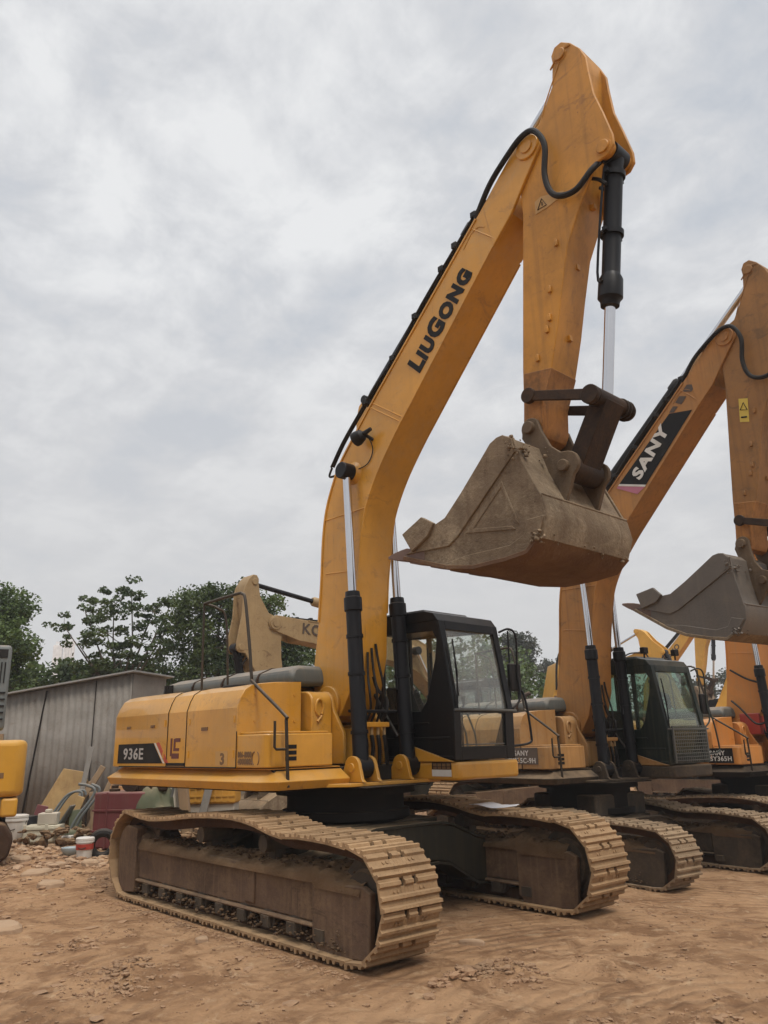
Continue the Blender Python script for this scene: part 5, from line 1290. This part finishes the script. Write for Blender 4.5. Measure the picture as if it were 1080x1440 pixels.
tree('umbrella_leaf_tree', b_, [(rel(b_,px,py,dep),r,.7) for px,py,dep,r in ((185,830,26,.55),(160,850,26,.8),(120,860,26,.7),(90,880,26.3,.55),(215,860,26,.8),(150,890,25.6,.9),(200,905,26,1.0),(235,885,26,.7),(240,850,26.3,.3),(110,905,26,.4),(170,930,26,1.1),(130,945,26,.9))],
     'open tree with clustered dark leaf whorls standing behind the shed', 'leafB', .115, 55, 22, 2, .07, .5, .23, .3)
b_ = gp(300,25)
tree('dense_tree', b_, [(rel(b_,px,py,dep),r,.85) for px,py,dep,r in ((280,840,25,.6),(262,860,25,.6),(310,850,25,.7),(345,845,25,.6),(380,850,25,.5),(270,900,25,.8),(320,905,25,1.1),(385,900,25,.9),(420,915,25.3,.8),(300,945,25,1.0),(360,950,25,1.0),(425,950,25,.8),(255,945,25,.7))],
     'dense dark green tree behind the beige upright arm', 'leafB', .10, 80, 52, 3)
BUSH = [(55,958,27,.75,'leafA','left one of the low green bushes over the shed roof, beside the left edge tree'),(100,948,27.5,.7,'leafB','low dark bush over the shed roof under the pale tower'),(150,955,27,.9,'leafA','low green bush right behind the trunk of the open whorled tree'),
        (205,955,27.5,.8,'leafB','low dark bush over the right end of the shed roof'),(470,950,30,1.6,'leafA','green bush seen left of the front boom foot'),(540,945,33,2.0,'leafA','green bush seen through the rear pane of the front cab'),
        (590,938,34,1.9,'leafB','dark bush seen through the side window of the front cab'),(650,935,36,2.1,'leafA','green bush seen through the front cab windscreen'),(700,945,38,1.9,'leafA','green bush seen just right of the front cab mirror'),(748,960,40,1.6,'leafB','green bush between the front cab and the yellow bin'),(725,975,36,1.0,'leafA','small light green bush below the grey far tree')]
for i,(px,py,dep,r,mt,lab) in enumerate(BUSH):
    b_ = gp(px,dep,0); rnd = random.Random(50+i)
    bl = [(rel(b_,px,py,dep),r,.8)]+[(tuple(Vector(rel(b_,px,py,dep))+Vector((rnd.uniform(-r,r)*.7,rnd.uniform(-r,r)*.7,rnd.uniform(-1.0,.15)*r))),r*.65,.8) for k in range(4)]
    tree('bush', b_, bl, lab, mt, .2, 24, 26 if r < 1 else 9, 70+i, .06, clr=.4, group='bushes behind the yard')
b_ = gp(735,62)
tree('grey_green_tree', b_, [(rel(b_,px,py,dep),r,.85) for px,py,dep,r in ((722,900,62,.9),(735,905,62,1.0),(745,918,62,.7),(712,915,62,1.2),(728,925,62,1.2),(715,945,62,1.2),(742,940,62,.8),(700,925,62,1.0))],
     'tall grey green tree far behind, right of the front cab mirror', 'leafC', .22, 26, 34, 5, .2, clr=.5)
b_ = gp(780,75)
tree('grey_green_tree', b_, [(rel(b_,px,py,dep),r,.7) for px,py,dep,r in ((765,940,75,1.0),(782,938,75,1.0),(775,955,75,1.3),(800,942,75,1.0))],
     'low grey green tree far behind the yellow ribbed bin', 'leafC', .25, 24, 22, 6, .2, clr=.5)
b_ = gp(1000,60)
tree('grey_green_tree', b_, [(rel(b_,px,py,dep),r,.8) for px,py,dep,r in ((995,965,60,1.4),(1040,960,60,1.6),(960,975,60,1.5),(900,975,60,1.6),(1080,960,60,1.6))],
     'low tree far behind, right of the dark green cab', 'leafC', .25, 22, 14, 8, .2, clr=.5)
# unfinished towers in the haze, with haze also put into their pale colour
for k,(px,top,wd,lab) in enumerate(((70,908,2.0,'left one of two pale unfinished towers far off above the shed'),(86,903,2.4,'right one of two pale unfinished towers far off, behind the open tree'))):
    q = at(px,1040,215); e = empty('unfinished_tower', (q.x,q.y,0), FACE+.3, lab, 'tower', 'distant towers')
    hgt = at(px,top,215).z; mb = MB(); nf = int(hgt/3)
    for f_ in range(nf): mb.box(-wd/2,wd/2,-wd/2,wd/2,f_*3,f_*3+.5)
    for x in (-.42,-.14,.14,.42):
        for y in (-.42,.42): mb.box(wd*x-.3,wd*x+.3,wd*y-.3,wd*y+.3,0,hgt)
    obj('concrete_frame', mb, 'tower', e)
    obj('tower_core', MB().box(-wd*.3,wd*.3,-wd*.3,wd*.3,0,hgt+1), 'tower', e)
# trees on the far side of the yard, behind the photographer: seen in the glass and the chrome
mb = MB(); rnd = random.Random(9)
for i in range(60):
    a = radians(-95+130*i/60); R0 = 32+rnd.uniform(-4,4)
    for k in range(5): leaves(mb, Vector((7+R0*cos(a)+rnd.gauss(0,1.2),-5+R0*sin(a)+rnd.gauss(0,1.2),rnd.uniform(.5,4.5))), 1.6, 22, 1.0, rnd)
o = obj('far_wood', mb, 'leafB', smooth=0); tag(o, 'line of dark trees along the other side of the yard', 'trees', kind='stuff')

hm, hnt, hout = new_mat('haze_air'); pv = N(hnt,'ShaderNodeVolumePrincipled'); pv.inputs['Color'].default_value = (.93,.94,.96,1); pv.inputs['Density'].default_value = HAZE
hnt.links.new(pv.outputs[0], hout.inputs['Volume'])
if HAZE: tag(obj('haze', MB().box(-300,160,-170,240,-1.6,34), hm, smooth=0), 'thin pale haze over the whole yard', 'haze', kind='stuff')
# ------------------------------------------------------------------ sky and light
w = D.worlds.new('World'); scene.world = w; w.use_nodes = True; nt = w.node_tree; nt.nodes.clear()
out = nt.nodes.new('ShaderNodeOutputWorld'); bg = nt.nodes.new('ShaderNodeBackground')
SUN_EL, SUN_AZ = radians(58), radians(105)
sky = N(nt,'ShaderNodeTexSky', sky_type='NISHITA'); sky.sun_disc = False; sky.sun_elevation = SUN_EL; sky.sun_rotation = SUN_AZ; sky.dust_density = 3
tc = N(nt,'ShaderNodeTexCoord'); v = tc.outputs['Generated']
sp = N(nt,'ShaderNodeSeparateXYZ'); nt.links.new(v, sp.inputs[0])
# project the direction on a flat cloud deck
zz = mathn(nt,'ADD', mathn(nt,'MAXIMUM', sp.outputs[2], 0.0), .22)
cx_ = N(nt,'ShaderNodeCombineXYZ'); nt.links.new(mathn(nt,'DIVIDE',sp.outputs[0],zz), cx_.inputs[0]); nt.links.new(mathn(nt,'DIVIDE',sp.outputs[1],zz), cx_.inputs[1])
cv = cx_.outputs[0]
n1 = noise_node(nt, cv, 1.7, 9, .58, .35); n2 = noise_node(nt, cv, 5.5, 9, .62, .25)
mp2 = N(nt,'ShaderNodeMapping'); mp2.inputs['Rotation'].default_value = (0,0,.7); mp2.inputs['Scale'].default_value = (1.0,3.2,1); nt.links.new(cv, mp2.inputs['Vector'])
n3 = noise_node(nt, mp2.outputs['Vector'], 1.1, 6, .55, .4)
f = mathn(nt,'ADD', mathn(nt,'MULTIPLY',n1,.30), mathn(nt,'ADD', mathn(nt,'MULTIPLY',n2,.40), mathn(nt,'MULTIPLY',n3,.30)))
cl = N(nt,'ShaderNodeValToRGB'); e = cl.color_ramp.elements
e[0].position = .42; e[0].color = (*SKYC[0],1); e[1].position = .575; e[1].color = (*SKYC[2],1)
k = cl.color_ramp.elements.new(.495); k.color = (*SKYC[1],1)
nt.links.new(f, cl.inputs['Fac'])
hz = mathn(nt,'SUBTRACT', 1, ramp(nt, sp.outputs[2], .14, .54))
col = mixc(nt, mathn(nt,'MULTIPLY',hz,.9), cl.outputs[0], SKYC[3])
zb = mathn(nt,'ADD', 1, mathn(nt,'MULTIPLY', ramp(nt, sp.outputs[2], .77, .97), ZEN))
vm = N(nt,'ShaderNodeVectorMath', operation='SCALE'); nt.links.new(col, vm.inputs[0]); nt.links.new(zb, vm.inputs['Scale']); col = vm.outputs[0]
sc_ = N(nt,'ShaderNodeVectorMath', operation='SCALE'); nt.links.new(col, sc_.inputs[0]); sc_.inputs['Scale'].default_value = 1/.1
fin = mixc(nt, .94, sky.outputs[0], sc_.outputs[0])
nt.links.new(fin, bg.inputs[0]); bg.inputs[1].default_value = .1; nt.links.new(bg.outputs[0], out.inputs[0])
sun = D.lights.new('sun','SUN'); sun.energy = 1.45; sun.angle = radians(14); sun.color = (1,.93,.83)
so = D.objects.new('sun', sun); COL.objects.link(so)
# sky sun_rotation is clockwise from +Y; lamp points away from that direction
sd = Vector((sin(SUN_AZ)*cos(SUN_EL), cos(SUN_AZ)*cos(SUN_EL), sin(SUN_EL)))
so.rotation_euler = (-sd).to_track_quat('-Z','Y').to_euler(); so.location = sd*30
vs_ = scene.view_settings; vs_.view_transform = 'Standard'; vs_.look = 'None'; vs_.exposure = .28; vs_.gamma = 1; vs_.use_curve_mapping = False
